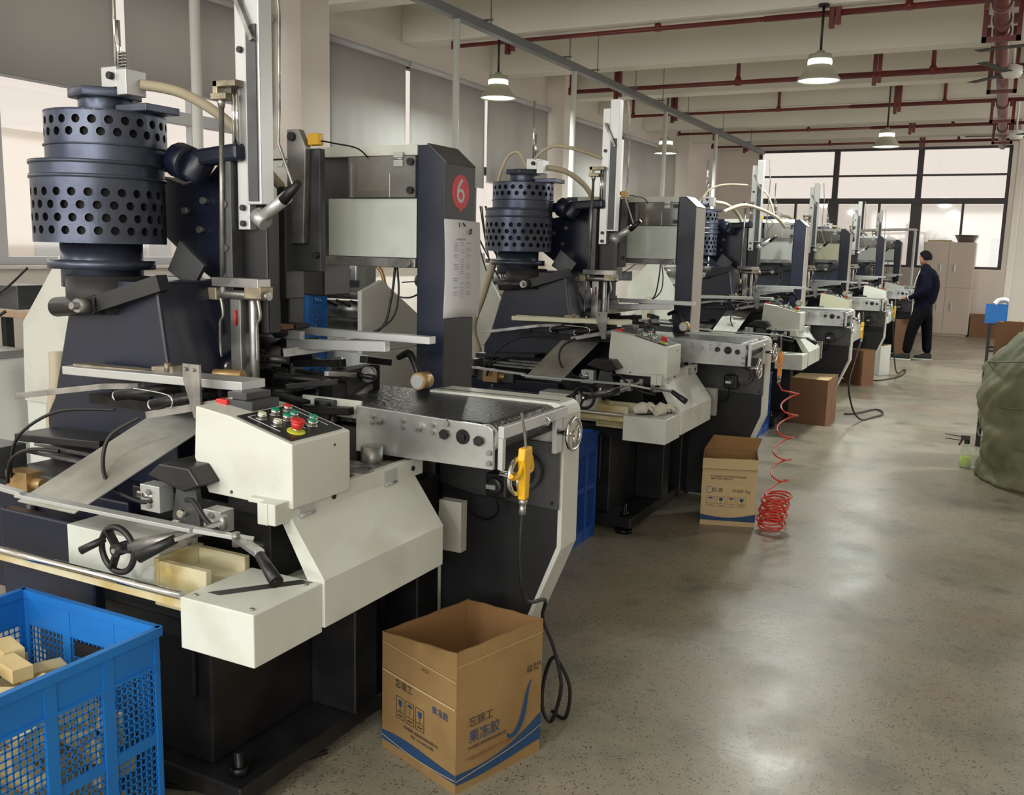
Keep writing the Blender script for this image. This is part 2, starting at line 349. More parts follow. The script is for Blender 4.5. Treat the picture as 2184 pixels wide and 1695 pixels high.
# ------------------------------------------------------------ services under the ceiling
pl = ['red sprinkler branch pipe nearest the camera, across the top of the picture', 'thick red sprinkler pipe, second from the camera, behind the big pendant lamp', 'third red sprinkler branch pipe across the hall',
      'fourth red sprinkler branch pipe across the hall', 'farthest red sprinkler branch pipe just above the far window']
for (y, r_), lab in zip(((9.3, .028), (12.5, .036), (15.0, .028), (17.5, .026), (19.8, .026)), pl):
    z = 3.79
    r = thing('sprinkler_pipe', (-3, y, z), lab, 'pipe', 'red sprinkler branch pipes')
    m = MB().cyl((-5.6, y, z), (-2.2, y, z), r_*.8).cyl((-2.2, y, z), (6.7, y, z), r_)
    for x in (-5.6, -3.25, -.94): m.cyl((x, y, z-r_), (x, y, z+r_*1.6), r_*1.15)
    m.build('pipe', redpipe, r)
    for x in (-5.6, -3.25, -.94): MB().cyl((x, y, z), (x, y, 4.75), r_*.75, n=10).build('sprinkler_riser', redpipe, r)
    for x in (-4.9, -1.56, 1.8):
        MB().box(x-.05, x-.005, y-.03, y+.03, z-.13, 4.75).box(x+.005 , x+.05, y-.03, y+.03, z-.10, 4.75).build('pipe_hanger', redpipe, r, bevel=.003)
r = thing('fire_main_pipe', (-.2, 14, 3.685), 'thick red fire main running lengthways along the ceiling at the right', 'pipe')
m = MB().cyl((-.2, 5, 3.685), (-.2, 19.9, 3.685), .064, n=20)
MB.build(m, 'pipe', redpipe, r)
for y in (9.0, 9.6, 10.1, 12.2, 14.6, 17.2): MB().cyl((-.2, y-.05, 3.685), (-.2, y+.05, 3.685), .078, n=20).box(-.33, -.29, y-.02, y+.02, 3.645, 3.725).box(-.11, -.07, y-.02, y+.02, 3.645, 3.725).build('coupling', redpipe, r)
for y in (9.9, 12.9, 15.6, 18.4): MB().box(-.36, -.32, y-.03, y+.03, 3.56, 4.75).box(-.08, -.04, y-.03, y+.03, 3.56, 4.75).box(-.36, -.04, y-.03, y+.03, 3.56, 3.6).build('pipe_hanger', redpipe, r)
r = thing('cable_tray', (-4.5, 10, 3.62), 'long grey cable trunking hung under the beams along the row of machines', 'cable tray')
MB().box(-4.54, -4.46, 2, 19.6, 3.60, 3.68).build('trunking', galv, r, bevel=.003)
for y in (6.6, 8.0, 9.8, 10.6, 11.9, 13.0, 14.2, 16.2, 18.2): MB().cyl((-4.42, y, 3.64), (-4.42, y, 4.75), .006, n=6).box(-4.56, -4.40, y-.012, y+.012, 3.685, 3.70).build('hanger_rod', galv, r)
cl = ['white conduit dropping by the cylinder turret of the nearest machine', 'white conduit dropping behind the tower with the number six', 'white conduit dropping behind the second turret', 'white conduit dropping behind the second tower', 'farthest white conduit dropping from the trunking']
for y, lab in zip((4.42, 7.52, 10.12, 13.4, 16.1), cl):
    tag(MB().cyl((-4.5, y, 0), (-4.5, y, 3.6), .032, n=12).build('conduit_pipe', white, origin=(-4.5, y, 0)), lab, 'conduit', 'white conduits from the trunking')
# pendant lamps
def make_lamp(loc, ztop, label):
    r = thing('pendant_lamp', loc, label, 'lamp', 'pendant lamps in two rows')
    x, y, z = loc
    MB().cyl((x, y, z+.27), (x, y, ztop), .012, n=8).lathe([(.0, ztop-.02-z), (.05, ztop-.02-z), (.05, ztop-z)], (x, y, z), n=12).build('stem', black, r)
    MB().lathe([(.0, .27), (.03, .27), (.045, .25), (.10, .235), (.105, .19)], (x, y, z), n=24).build('lamp_cap', lampm, r)
    MB().lathe([(.104, .19), (.108, .165), (.104, .14)], (x, y, z), n=24).build('glow_ring', glow, r)
    o = MB().lathe([(.104, .14), (.12, .11), (.19, .015), (.195, .0), (.188, .0), (.182, .014), (.11, .10)], (x, y, z), n=32).build('lamp_shade', lampm, r)
    MB().lathe([(.0, .012), (.184, .012)], (x, y, z), n=24).build('diffuser', glow, r)
    l = bpy.data.lights.new('lamp_light', 'AREA'); l.shape = 'DISK'; l.size = .3; l.energy = 55; l.color = (.95, 1, .93)
    lo = bpy.data.objects.new('lamp_light', l); COL.objects.link(lo); lo.location = (x, y, z-.01)
for loc, lab in (((-4.98, 9.2, 3.19), 'pendant lamp over the second machine, at the left near the blinds'), ((-1.64, 9.15, 3.17), 'largest pendant lamp, in front of the thick red pipe'),
                 ((-4.98, 14.9, 3.17), 'pendant lamp behind the white conduit in the left row'), ((-1.64, 14.75, 3.17), 'pendant lamp hanging in front of the far window')):
    make_lamp(loc, 3.84 if loc[1] < 10 else 4.75, lab)
for x_, y_ in ((1.7, -2), (-1.64, -2), (-4.98, -2), (1.7, 9.15), (1.7, 14.8)):  # light discs added out of view, without fixtures, to brighten the hall
    l = bpy.data.lights.new('lamp_light', 'AREA'); l.shape = 'DISK'; l.size = .38; l.energy = 62; l.color = (.95, 1, .93)
    lo = bpy.data.objects.new('lamp_light', l); COL.objects.link(lo); lo.location = (x_, y_, 3.17)
# ceiling fans
for loc, a0, lab in (((.25, 9.9, 3.53), 2.75, 'ceiling fan with dark blades at the top right, nearer one'), ((-.1, 11.9, 3.62), 2.2, 'pale ceiling fan beside the red fire main'), ((.0, 16.7, 3.5), 3.1, 'far ceiling fan above the far window')):
    r = thing('ceiling_fan', loc, lab, 'fan', 'ceiling fans'); x, y, z = loc
    MB().cyl((x, y, z+.08), (x, y, 4.75), .015, n=8).build('down_rod', white, r)
    MB().lathe([(0, -.06), (.08, -.05), (.11, 0), (.1, .06), (.03, .09)], (x, y, z), n=20).build('motor_housing', white, r)
    for k in range(3):
        a = a0+k*2*PI/3; c, s = math.cos(a), math.sin(a)
        MB().bar((x+.1*c, y+.1*s, z), (x+.7*c, y+.7*s, z+.01), .11, .006).build('blade', dgrey, r)
# ============================================================ the box forming machines
OY = [0, 3.1, 6.95, 10.05, 14.1, 17.1]
def perf_drum(m, c, r, z0, z1, nc, rows, hr, ih, io, k=16):
    """cylinder wall with real round holes; rows = list of (z, phase)"""
    cx, cy = c; zs = sorted(rows, key=lambda q: q[0]); prev = z0
    def ring(za, zb):
        m.cur = ih; m.cyl((cx,cy,za), (cx,cy,zb), r, n=nc*3, cap=False)
    hh = None
    for z, ph in zs:
        half = hr*1.32
        if z-half-prev > 1e-4: ring(prev, z-half)
        prev = z+half
        da = 2*PI/nc
        def P(a, zz, rr=r): return (cx+rr*math.cos(a), cy+rr*math.sin(a), zz)
        for j in range(nc):
            a0 = ph*da+j*da; vs = []
            for q in range(k):
                t = 2*PI*q/k; ux, uy = math.cos(t), math.sin(t); s = 1/max(abs(ux), abs(uy))
                vs.append(P(a0+ux*s*da/2, z+uy*s*half))
            for q in range(k):
                t = 2*PI*q/k; vs.append(P(a0+math.cos(t)*hr/r, z+math.sin(t)*hr))
            for q in range(k):
                t = 2*PI*q/k; vs.append(P(a0+math.cos(t)*hr/r, z+math.sin(t)*hr, r-.018))
            m.cur = ih; m.add(vs[:2*k], [(q,(q+1)%k,(q+1)%k+k,q+k) for q in range(k)], False)
            m.cur = io; m.add(vs[k:], [(q,(q+1)%k,(q+1)%k+k,q+k) for q in range(k)]+[tuple(range(k,2*k))], False)
    if z1-prev > 1e-4: ring(prev, z1)
    m.cur = 0
def make_machine():
    R = thing('box_forming_machine', (-2.1, 2.4, 0), 'x', 'machine', 'row of box forming machines')
    # --- base
    m = MB().box(-2.62, -1.90, 1.86, 2.98, .10, .62).box(-2.70, -1.74, 1.80, 3.02, .04, .10)
    m.box(-2.72, -1.75, 1.79, 2.40, .56, .63).box(-1.90, -1.72, 2.30, 2.42, .10, .75).box(-1.86, -1.72, 2.66, 2.80, .04, .80)
    m.box(-2.62, -1.95, 1.84, 1.86, .30, .56)
    m.build('base_frame', black, R, bevel=.006)
    for x, y in ((-2.64, 1.86), (-1.80, 1.86), (-2.64, 2.96), (-1.80, 2.96)):
        MB().cyl((x, y, .0), (x, y, .022), .05, n=16).cyl((x, y, .02), (x, y, .17), .014, n=10).cyl((x, y, .10), (x, y, .125), .028, n=6).build('leveling_foot', dark, R)
    MB().box(-2.66, -2.25, 1.76, 1.80, .50, .78).box(-2.92, -2.26, 1.90, 2.40, .44, .82).build('side_panel', navy, R, bevel=.006)
    MB().box(-2.62, -1.80, 2.42, 2.98, .62, 1.02).box(-2.30, -1.75, 1.95, 2.45, .62, .86).build('machine_bed', black, R, bevel=.005)
    # --- cream housings at the front
    f = MB().box(-1.738, -1.498, 1.605, 1.86, .592, .727).build('front_housing', cream, R, bevel=.003)
    for x, y in ((-1.71, 1.63), (-1.525, 1.63), (-1.525, 1.83)): MB().cyl((x, y, .727), (x, y, .731), .006, n=10).build('cover_screw', steel, f)
    MB().prism([(-1.70,1.66),(-1.66,1.66),(-1.52,1.85),(-1.56,1.85)], 'z', .7272, .7282).build('oil_smear', mgrey, f)
    # tray: cream fold, sloping up and back to the hinge line
    MB().prism([(-1.76,.605),(-1.49,.605),(-1.49,.735),(-1.60,.885),(-1.64,.885),(-1.545,.722),(-1.76,.65)], 'y', 1.86, 2.45).build('drip_tray', cream, R, bevel=.002)
    # hinged cover strip above with its step
    m = MB().box(-1.625, -1.600, 1.80, 2.50, .878, .935).box(-1.72, -1.625, 1.831, 2.14, .920, .933).box(-1.66, -1.626, 1.80, 1.83, .876, .934).box(-1.69, -1.625, 2.142, 2.50, .900, .907)
    lid = m.build('hinged_cover', cream, R, bevel=.002)
    for y in (1.92, 2.31):
        h = MB().box(-1.601, -1.594, y-.030, y+.030, .845, .925).cyl((-1.594, y-.03, .885), (-1.594, y+.03, .885), .005, n=8)
        h.build('hinge', alu, lid)
    for y in (2.04, 2.44): MB().cyl((-1.601, y, .905), (-1.596, y, .905), .008, n=12).build('bolt_hole', hole, lid)
    MB().box(-1.575, -1.49, 2.56, 2.60, .61, .78).build('end_guard', GUARDM, R, bevel=.002)
    # left housing with oil trough
    MB().box(-2.300, -1.935, 1.72, 1.86, .655, .795).build('side_housing', cream, R, bevel=.003)
    MB().box(-1.913, -1.745, 1.70, 1.72, .651, .76).box(-1.933, -1.745, 1.70, 1.86, .635, .65).box(-1.933, -1.914, 1.70, 1.86, .651, .765).box(-1.913, -1.745, 1.84, 1.86, .651, .76).box(-1.913,-1.745,1.72,1.84,.651,.715).build('oil_trough', creamd, R, bevel=.002)
    # --- guard rod along the front
    MB().cyl((-3.15, 1.60, .727), (-1.738, 1.612, .727), .011).build('guard_rod', chrome, R)
    MB().box(-3.15, -1.74, 1.618, 1.624, .690, .712).build('guard_strip', creamd, R)
    # --- control box
    prof = [(-1.588,.912), (-1.588,1.085), (-1.801,1.139), (-1.925,1.155), (-1.934,1.009), (-1.885,.916)]
    cb = MB().prism(prof, 'y', 1.855, 2.10).build('control_box', cream, R, bevel=.003)
    MB().cyl((-1.80, 1.853, .93), (-1.80, 1.856, .93), .005, n=8).cyl((-1.586, 2.03, 1.055), (-1.589, 2.03, 1.055), .004, n=8).build('cover_screw', mgrey, cb)
    sx = Vector((.213, 0, -.054)).normalized(); nz = Vector((.054, 0, .213)).normalized(); c0 = Vector((-1.6945, 1.9775, 1.112))
    def pp(u, v, h=0): return c0+sx*u+Vector((0,1,0))*v+nz*h     # u: towards the aisle, v: away
    M3 = Matrix((sx, Vector((0,1,0)), nz)).transposed()
    cp = MB().obox(pp(-.003,0,.0015), (.192,.215,.003), M3).build('control_panel', black, cb)
    m = MB()
    for a, b in (((-.08,-.085),(.035,-.085)), ((-.08,-.085),(-.08,-.055)), ((-.085,.085),(.06,.085)), ((.02,.0),(.05,.0)), ((-.06,.03),(-.03,.03))): m.bar(pp(*a,.0035), pp(*b,.0035), .002, .001, nz)
    m.build('panel_marking', paperm, cp)
    for (u, v, mm) in ((-.055,-.06,whitep), (-.062,.0,greenp), (-.07,.06,redp), (-.025,.035,greenp), (-.018,.0,greenp), (.0,-.06,whitep), (.02,.065,greenp), (.042,.035,greenp)):
        b = MB(); c = pp(u,v,.003); b.cyl(c, c+nz*.003, .0165, n=18).cyl(c+nz*.003, c+nz*.015, .0125, n=18)
        pb = b.build('push_button', chrome, cb)
        MB().cyl(c+nz*.014, c+nz*.018, .0108, n=18).build('button_cap', mm, pb)
    c = pp(.055,-.045,.003)
    es = MB().cyl(c, c+nz*.003, .025, n=24).build('stop_plate', yelp, cb)
    MB().cyl(c+nz*.003, c+nz*.012, .012, n=16).build('stop_collar', chrome, es)
    MB().cyl(c+nz*.01, c+nz*.030, .013, .019, n=24).cyl(c+nz*.030, c+nz*.036, .021, .017, n=24).build('emergency_stop', redp, es)
    # pedestal under the control box
    MB().box(-1.86, -1.64, 1.90, 2.10, .86, .911).box(-1.93, -1.63, 2.101, 2.5, .86, .898).build('pedestal', black, R, bevel=.004)
    # turn mechanism right of the box
    m = MB().cyl((-1.66,2.22,.90), (-1.66,2.22,.935), .045, n=20).cyl((-1.70,2.36,.90), (-1.70,2.36,.98), .035, n=20).box(-1.86,-1.63,2.28,2.34,.915,.93).bar((-1.85,2.2,.925),(-1.62,2.42,.925),.03,.012)
    m.torus((-1.66,2.22,.935), .05, .006, 'z', 20, 6).build('feed_linkage', steel, R)
    # --- crank wheel
    wc = Vector((-1.978,1.625,.801))
    hw = MB().torus(wc, .060, .0085, 'y', 32, 10).cyl(wc+Vector((0,-.012,0)), wc+Vector((0,.03,0)), .017, n=16)
    for k in range(3):
        a = 2.2+k*2*PI/3; hw.bar(wc, wc+Vector((math.cos(a)*.058,0,math.sin(a)*.058)), .008, .022, (0,1,0))
    hw = hw.build('crank_wheel', black, R)
    MB().cyl(wc+Vector((-.034,-.012,.026)), wc+Vector((-.085,-.045,-.005)), .009, .011, n=14).build('crank_handle', black, hw)
    MB().cyl(wc+Vector((0,-.016,0)), wc+Vector((0,-.010,0)), .007, n=10).build('hub_bolt', chrome, hw)
    MB().cyl(wc+Vector((0,.03,0)), (-1.80,1.70,.835), .014, n=12).cyl((-1.93,1.63,.815),(-1.76,1.66,.865),.018,n=12).build('crank_shaft', steel, R)
    # clamp levers
    for a, b, c_ in (((-1.86,1.59,.812),(-1.775,1.63,.862),(-1.68,1.70,.905)), ((-1.385,1.56,.845),(-1.47,1.60,.882),(-1.60,1.66,.885))):
        l = MB().bar(b, c_, .018, .010).cyl(Vector(c_)+Vector((0,0,-.02)), Vector(c_)+Vector((0,0,.015)), .010, n=8).build('clamp_lever', steel, R)
        MB().cyl(a, b, .0165, .012, n=14).cyl(Vector(a)+(Vector(a)-Vector(b)).normalized()*.003, a, .010, n=12).build('lever_grip', black, l)
    MB().bar((-2.36,1.62,.895), (-1.72,1.64,.893), .030, .010).bar((-1.72,1.64,.893),(-1.60,1.72,.865),.024,.010).bar((-1.60,1.70,.86),(-1.47,1.60,.89),.022,.01).bar((-3.15,1.63,.93),(-2.34,1.62,.90),.022,.012).build('slide_rail', alu, R, bevel=.001)
    # sensor blocks and brackets behind the wheel
    for x, y, z, s_ in ((-2.03,1.80,.895,.075), (-1.80,1.80,.865,.062)):
        b = MB().box(x-s_/2, x+s_/2, y-.02, y+.03, z-s_/2, z+s_/2).build('sensor_block', alu, R, bevel=.002)
        MB().bolt((x, y-.02, z+.018), r=.009).bolt((x, y-.02, z-.018), r=.009).build('socket_screw', steel, b)
    MB().prism([(-2.04,.96),(-1.99,1.0),(-1.88,1.0),(-1.84,.955),(-1.90,.93)], 'y', 1.78, 1.98).build('cam_cover', black, R, bevel=.006)
    MB().prism([(-1.97,.93),(-1.90,.94),(-1.88,.80),(-1.96,.78),(-1.99,.84)], 'y', 1.82, 1.84).build('bracket_plate', mgrey, R, bevel=.002)
    for x, z in ((-1.96,.83),(-1.94,.86),(-1.945,.80)): MB().cyl((x,1.80,z),(x,1.83,z),.011,n=12).build('pivot_screw', chrome, R)
    MB().cyl((-2.08,1.79,.90),(-2.02,1.79,.90),.012,n=10).build('air_fitting', chrome, R)
    MB().tube([(-1.88,1.77,.915),(-1.82,1.74,.925),(-1.76,1.73,.88),(-1.70,1.75,.845),(-1.62,1.78,.83)], .007, 8, 6).build('cable', rubber, R)
    MB().tube([(-2.14,1.85,1.10),(-2.20,1.80,1.05),(-2.20,1.77,.98),(-2.15,1.75,.92),(-2.06,1.77,.885),(-2.02,1.78,.89)], .006, 8, 6).build('cable', rubber, R)
    MB().tube([(-2.30,1.90,1.10),(-2.5,1.86,1.08),(-2.63,1.82,1.0),(-2.68,1.82,.90),(-2.72,1.85,.84)], .005, 8, 6).build('cable', rubber, R)
    MB().tube([(-2.45,1.82,.97),(-2.56,1.80,.965),(-2.65,1.80,.92),(-2.70,1.82,.84)], .006, 8, 6).build('cable', rubber, R)
    # --- outlet chute
    a = Vector((-2.333,1.597,.886)); b = Vector((-2.112,1.603,.884)); c = Vector((-2.10,2.14,1.07)); d = Vector((-2.32,2.12,1.085))
    m = MB(); nrm = (b-a).cross(d-a).normalized()*.003; m.add([a,b,c,d,a-nrm,b-nrm,c-nrm,d-nrm], [(0,1,2,3),(7,6,5,4),(0,4,5,1),(1,5,6,2),(2,6,7,3),(3,7,4,0)], False)
    m.build('chute_sheet', sheet, R)
    # --- inserting slide on the left
    m = MB().box(-2.96,-2.80,1.84,1.96,.83,.93).box(-2.80,-2.55,1.88,2.3,.80,.86)
    m.build('slide_block', mgrey, R, bevel=.003)
    MB().box(-2.74,-2.64,1.84,1.90,.80,.87).cyl((-2.64,1.87,.835),(-2.60,1.87,.835),.02,n=12).build('brass_fitting', brass, R, bevel=.002)
    m = MB()
    for k in range(4): m.bar((-2.9,2.02+k*.05,.885+k*.012),(-2.45,2.0+k*.05,.885+k*.012),.022,.012)
    m.build('guide_bars', steel, R)
    MB().prism([(-2.86,.93),(-2.45,.95),(-2.45,.975),(-2.86,.955)], 'y', 1.96, 2.3).build('wear_plate', black, R, bevel=.003)
    MB().tube([(-2.70,1.90,.78),(-2.69,1.88,.70),(-2.72,1.88,.62),(-2.74,1.9,.5)], .016, 8, 6).build('flexible_hose', mgrey, R)
    # --- turret column (navy) and tilted arm
    MB().prism([(-2.88,.62),(-2.25,.62),(-2.27,1.08),(-2.33,1.47),(-2.70,1.47),(-2.74,1.38),(-2.84,1.06),(-2.88,1.0)], 'y', 2.10, 2.48).build('turret_column', navy, R, bevel=.01)
    MB().lathe([(.0,.02),(.13,.02),(.13,-.10),(.0,-.10)], (-2.62,2.16,1.46), 24).build('column_collar', dgrey, R)
    ar = MB().cyl((-2.75,2.06,1.375),(-2.53,2.06,1.395),.032,n=16).bar((-2.56,2.06,1.39),(-2.30,2.10,1.47),.05,.05)
    ar = ar.build('swing_arm', black, R)
    MB().cyl((-2.555,2.03,1.392),(-2.555,1.985,1.392),.022,n=16).cyl((-2.555,1.985,1.392),(-2.555,1.965,1.392),.012,n=6).build('pivot_bolt', steel, ar)
    MB().box(-2.86,-2.45,2.14,2.42,.62,1.02).build('column_foot', navy, R, bevel=.01)
    # --- perforated turret
    cx, cy = -2.71, 2.215
    m = MB(); perf_drum(m, (cx,cy), .208, 1.585, 1.845, 26, [(1.625,0),(1.665,.5),(1.705,0),(1.745,.5)], .0135, 0, 1)
    m.cur = 0; m.cyl((cx,cy,1.585),(cx,cy,1.59),.2079,n=40).cyl((cx,cy,1.84),(cx,cy,1.846),.2085,n=40)
    for z in (1.79, 1.835): m.cyl((cx,cy,z),(cx,cy,z+.012),.213,n=40)
    dl = m.build('lower_drum', [drumm, hole], R)
    m = MB(); cx2, cy2 = -2.70, 2.245; perf_drum(m, (cx2,cy2), .19, 1.845, 2.005, 24, [(1.935,0),(1.972,.5)], .0135, 0, 1)
    m.cur = 0; m.cyl((cx2,cy2,2.0),(cx2,cy2,2.006),.1905,n=40).cyl((cx2,cy2,1.895),(cx2,cy2,1.90),.196,n=40)
    m.build('upper_drum', [drumm, hole], R)
    MB().cyl((cx,cy,1.44),(cx,cy,1.585),.13,n=28).cyl((cx,cy,1.50),(cx,cy,1.53),.17,n=28).cyl((cx+.04,cy-.05,1.45),(cx+.04,cy-.05,1.585),.05,n=16).build('drum_spindle', drumm, R)
    MB().cyl((-2.70,2.245,2.006),(-2.70,2.245,2.06),.085,n=28).cyl((-2.70,2.245,2.055),(-2.70,2.245,2.085),.115,n=6).box(-2.60,-2.46,2.2,2.34,2.006,2.03).build('drum_cap', drumm, R, bevel=.003)
    ab = MB().box(-2.66,-2.59,2.20,2.28,2.085,2.15).box(-2.59,-2.545,2.2,2.28,2.06,2.14).build('rotary_union', alu, R, bevel=.002)
    MB().cyl((-2.655,2.23,2.085),(-2.655,2.23,2.12),.02,n=12).cyl((-2.61,2.2,2.12),(-2.61,2.185,2.12),.012,n=10).build('fitting', dgrey, ab)
    MB().cyl((-2.62,2.24,2.14),(-2.62,2.24,2.30),.007,n=10).cyl((-2.635,2.24,2.10),(-2.635,2.24,2.5),.0055,n=10).build('sensor_rod', chrome, R)
    m = MB()
    for k in range(5): m.cyl((-2.605,2.24,2.155+k*.010),(-2.605,2.24,2.160+k*.010),.013,n=12)
    m.build('spring_stack', steel, R)
    # holding plate from the left tower to the turret
    pl = MB().prism([(-2.735,1.83),(-2.62,1.80),(-2.50,1.82),(-2.44,1.87),(-2.40,1.91),(-2.30,1.92),(-2.30,1.35),(-2.42,1.43),(-2.58,1.52),(-2.735,1.63)], 'y', 2.49, 2.60).build('turret_arm', navy, R, bevel=.006)
    for x, z in ((-2.52,1.825),(-2.52,1.64),(-2.59,1.705),(-2.50,1.74)): MB().cyl((x,2.49,z),(x,2.465,z),.012,n=12).build('arm_bolt', steel, pl)
    MB().bar((-2.62,2.40,1.86),(-2.19,2.34,1.885),.055,.055).cyl((-2.50,2.36,1.87),(-2.43,2.35,1.85),.06,n=18).cyl((-2.44,2.36,1.80),(-2.40,2.38,1.88),.045,n=16).build('upper_link', navy, R, bevel=.012)
    MB().prism([(-2.47,1.60),(-2.36,1.52),(-2.42,1.44),(-2.53,1.50)], 'y', 2.33, 2.345).build('fan_plate', mgrey, R)
    # --- lifting column
    m = MB().box(-2.175,-2.115,2.34,2.40,1.72,2.50)
    m.build('rail_profile', alu, R, bevel=.003)
    MB().box(-2.165,-2.125,2.335,2.341,1.73,2.27).build('rail_groove', mgrey, R)
    lc = MB().box(-2.225,-2.175,2.35,2.39,1.64,2.45).build('lift_plate', alu, R, bevel=.003)
    for z in (1.66,1.71,2.2): MB().cyl((-2.20,2.35,z),(-2.20,2.34,z),.010,n=12).build('plate_screw', black, lc)
    MB().box(-2.285,-2.235,2.33,2.39,1.44,1.86).cyl((-2.262,2.33,1.72),(-2.262,2.325,1.72),.012,n=12).cyl((-2.262,2.33,1.58),(-2.262,2.325,1.58),.012,n=12).build('guide_block', mgrey, R, bevel=.004)
    MB().box(-2.235,-2.13,2.38,2.44,1.30,1.72).box(-2.22,-2.17,2.40,2.46,1.70,2.0).build('carriage', black, R, bevel=.006)
    MB().cyl((-2.275,2.325,1.46),(-2.262,2.325,2.03),.0085,n=10).cyl((-2.262,2.325,2.02),(-2.262,2.325,2.055),.009,.017,n=12).build('push_rod', steel, R)
    MB().cyl((-2.2,2.33,1.9),(-2.2,2.33,2.1),.006,n=8).cyl((-2.215,2.33,1.9),(-2.215,2.33,2.1),.006,n=8).build('guide_pins', chrome, R)
    MB().box(-2.285,-2.19,2.31,2.35,2.085,2.105).box(-2.285,-2.265,2.31,2.35,2.05,2.105).box(-2.285,-2.22,2.3,2.35,2.045,2.065).build('rod_bracket', HEADM, R, bevel=.002)
    MB().bar((-2.20,2.33,2.36),(-2.13,2.33,2.22),.02,.014).tube([(-2.07,2.36,2.5),(-2.05,2.36,2.30),(-2.055,2.36,2.0),(-2.06,2.36,1.91),(-2.01,2.38,1.76)], .005, 8).build('link_rod', steel, R)
    MB().box(-2.30,-2.10,2.30,2.36,1.455,1.485).cyl((-2.36,2.33,1.43),(-2.08,2.33,1.43),.016,n=12).cyl((-2.275,2.33,1.43),(-2.275,2.33,1.50),.018,.010,n=12).build('cross_head', steel, R, bevel=.002)
    MB().box(-2.38,-2.29,2.31,2.35,1.41,1.45).build('head_block', HEADM, R, bevel=.003); MB().box(-2.16,-2.09,2.3,2.36,1.42,1.46).build('head_block', HEADM, R, bevel=.003)
    for x in (-2.29, -2.13): MB().tube([(x,2.33,1.42),(x+.01,2.33,1.36),(x-.005,2.33,1.33),(x-.005,2.33,1.22)], .006, 8, 4).build('suction_finger', steel, R)
    MB().box(-2.25,-2.205,2.33,2.38,1.05,1.42).cyl((-2.175,2.36,1.05),(-2.175,2.36,1.44),.016,n=12).build('lift_post', steel, R, bevel=.002)
    MB().cyl((-2.222,2.325,1.33),(-2.222,2.325,1.38),.004,n=6).build('red_flag', redp, R)
    # clamp lever in front of the steel plate
    MB().cyl((-2.11,2.33,1.675),(-2.0,2.33,1.745),.020,n=14).cyl((-2.13,2.33,1.69),(-2.09,2.33,1.66),.026,n=12).build('cylinder_arm', alu, R)
    MB().cyl((-2.01,2.32,1.73),(-1.945,2.32,1.785),.017,.012,n=14).build('arm_grip', black, R)
    # --- rear steel press plate
    m = MB().box(-2.33,-2.185,2.72,2.75,1.50,1.935).box(-2.335,-2.295,2.66,2.76,1.40,1.80)
    m.build('press_plate', mgrey, R, bevel=.004)
    MB().prism([(-2.315,1.60),(-2.31,2.0),(-2.255,2.0),(-2.225,1.94),(-2.24,1.60)], 'y', 2.69, 2.72).build('cam_plate', steel, R, bevel=.003)
    MB().cyl((-2.285,2.69,1.975),(-2.285,2.68,1.975),.016,n=12).build('plate_bolt', black, R); MB().cyl((-2.2,2.72,1.56),(-2.2,2.70,1.56),.012,n=12).build('plate_bolt', black, R)
    MB().box(-2.345,-2.30,2.68,2.76,1.12,1.46).build('press_post', black, R, bevel=.004)
    s = MB().box(-2.225,-2.175,2.70,2.73,1.945,1.985).build('proximity_sensor', yellow, R, bevel=.003)
    MB().tube([(-2.175,2.715,1.96),(-2.15,2.76,1.955),(-2.12,2.86,1.945),(-2.11,2.93,1.90)], .003, 6, 5).build('sensor_wire', rubber, s)
    # --- gantry
    def tower(x0, x1, y0, y1, ch, name):
        p = [(x0,.62),(x1,.62),(x1,1.895),(x1-ch,1.96),(x0,1.96)] if ch > 0 else [(x0,.62),(x1,.62),(x1,1.96),(x0-ch,1.96),(x0,1.895)]
        return MB().prism(p, 'y', y0, y1).build(name, navy, R, bevel=.003)
    tr = tower(-1.903, -1.785, 2.92, 3.12, .075, 'right_tower')
    MB().prism([(-1.782,1.892),(-1.862,1.9615),(-1.858,1.9655),(-1.779,1.897)], 'y', 2.917, 3.125).build('tower_cap', mgrey, tr)
    MB().box(-1.786,-1.7815,2.918,3.125,.95,1.894).build('side_cover', SHADED_SIDE, tr)  # dark grey paints the shade into the nearest tower's navy side
    tower(-2.76, -2.62, 2.92, 3.12, -.06, 'left_tower')
    MB().box(-2.62,-1.903,2.95,3.12,1.53,1.95).build('gantry_body', mgrey, R, bevel=.003)
    MB().box(-2.62,-1.903,2.915,3.12,1.925,1.962).build('top_rail', cream, R, bevel=.002)
    g = MB().box(-2.20,-1.905,2.905,2.911,1.775,1.922).build('clear_guard', glassm, R)
    for z in (1.80,1.90): MB().cyl((-1.92,2.905,z),(-1.92,2.89,z),.013,n=10).build('guard_knob', black, g)
    MB().box(-1.995,-1.955,2.900,2.907,1.885,1.935).cyl((-1.995,2.9,1.912),(-1.955,2.9,1.912),.004,n=8).build('guard_hinge', steel, g)
    MB().box(-2.012,-2.008,2.898,2.906,1.775,1.86).box(-2.185,-2.180,2.898,2.906,1.775,1.9).build('guard_rib', alu, g)
    MB().box(-2.165,-2.02,2.915,2.92,1.80,1.922).build('carton_feed', CARTD, R)
    MB().box(-2.31,-1.910,2.925,2.93,1.558,1.772).build('front_door', DOORM, R, bevel=.001)
    MB().box(-2.32,-1.905,2.91,2.935,1.522,1.556).cyl((-1.93,2.91,1.539),(-1.93,2.895,1.539),.014,n=10).build('lower_rail', steel, R, bevel=.002)
    MB().box(-2.62,-2.44,2.925,2.93,1.70,1.92).box(-2.62,-2.44,2.925,2.93,1.55,1.69).box(-2.56,-2.53,2.92,2.926,1.895,1.91).build('left_door', cream, R, bevel=.001)
    MB().box(-2.62,-2.34,2.93,3.10,1.40,1.53).build('gearbox', black, R, bevel=.006); MB().box(-2.62,-2.35,2.6,2.9,1.052,1.10).build('gearbox', black, R, bevel=.006)
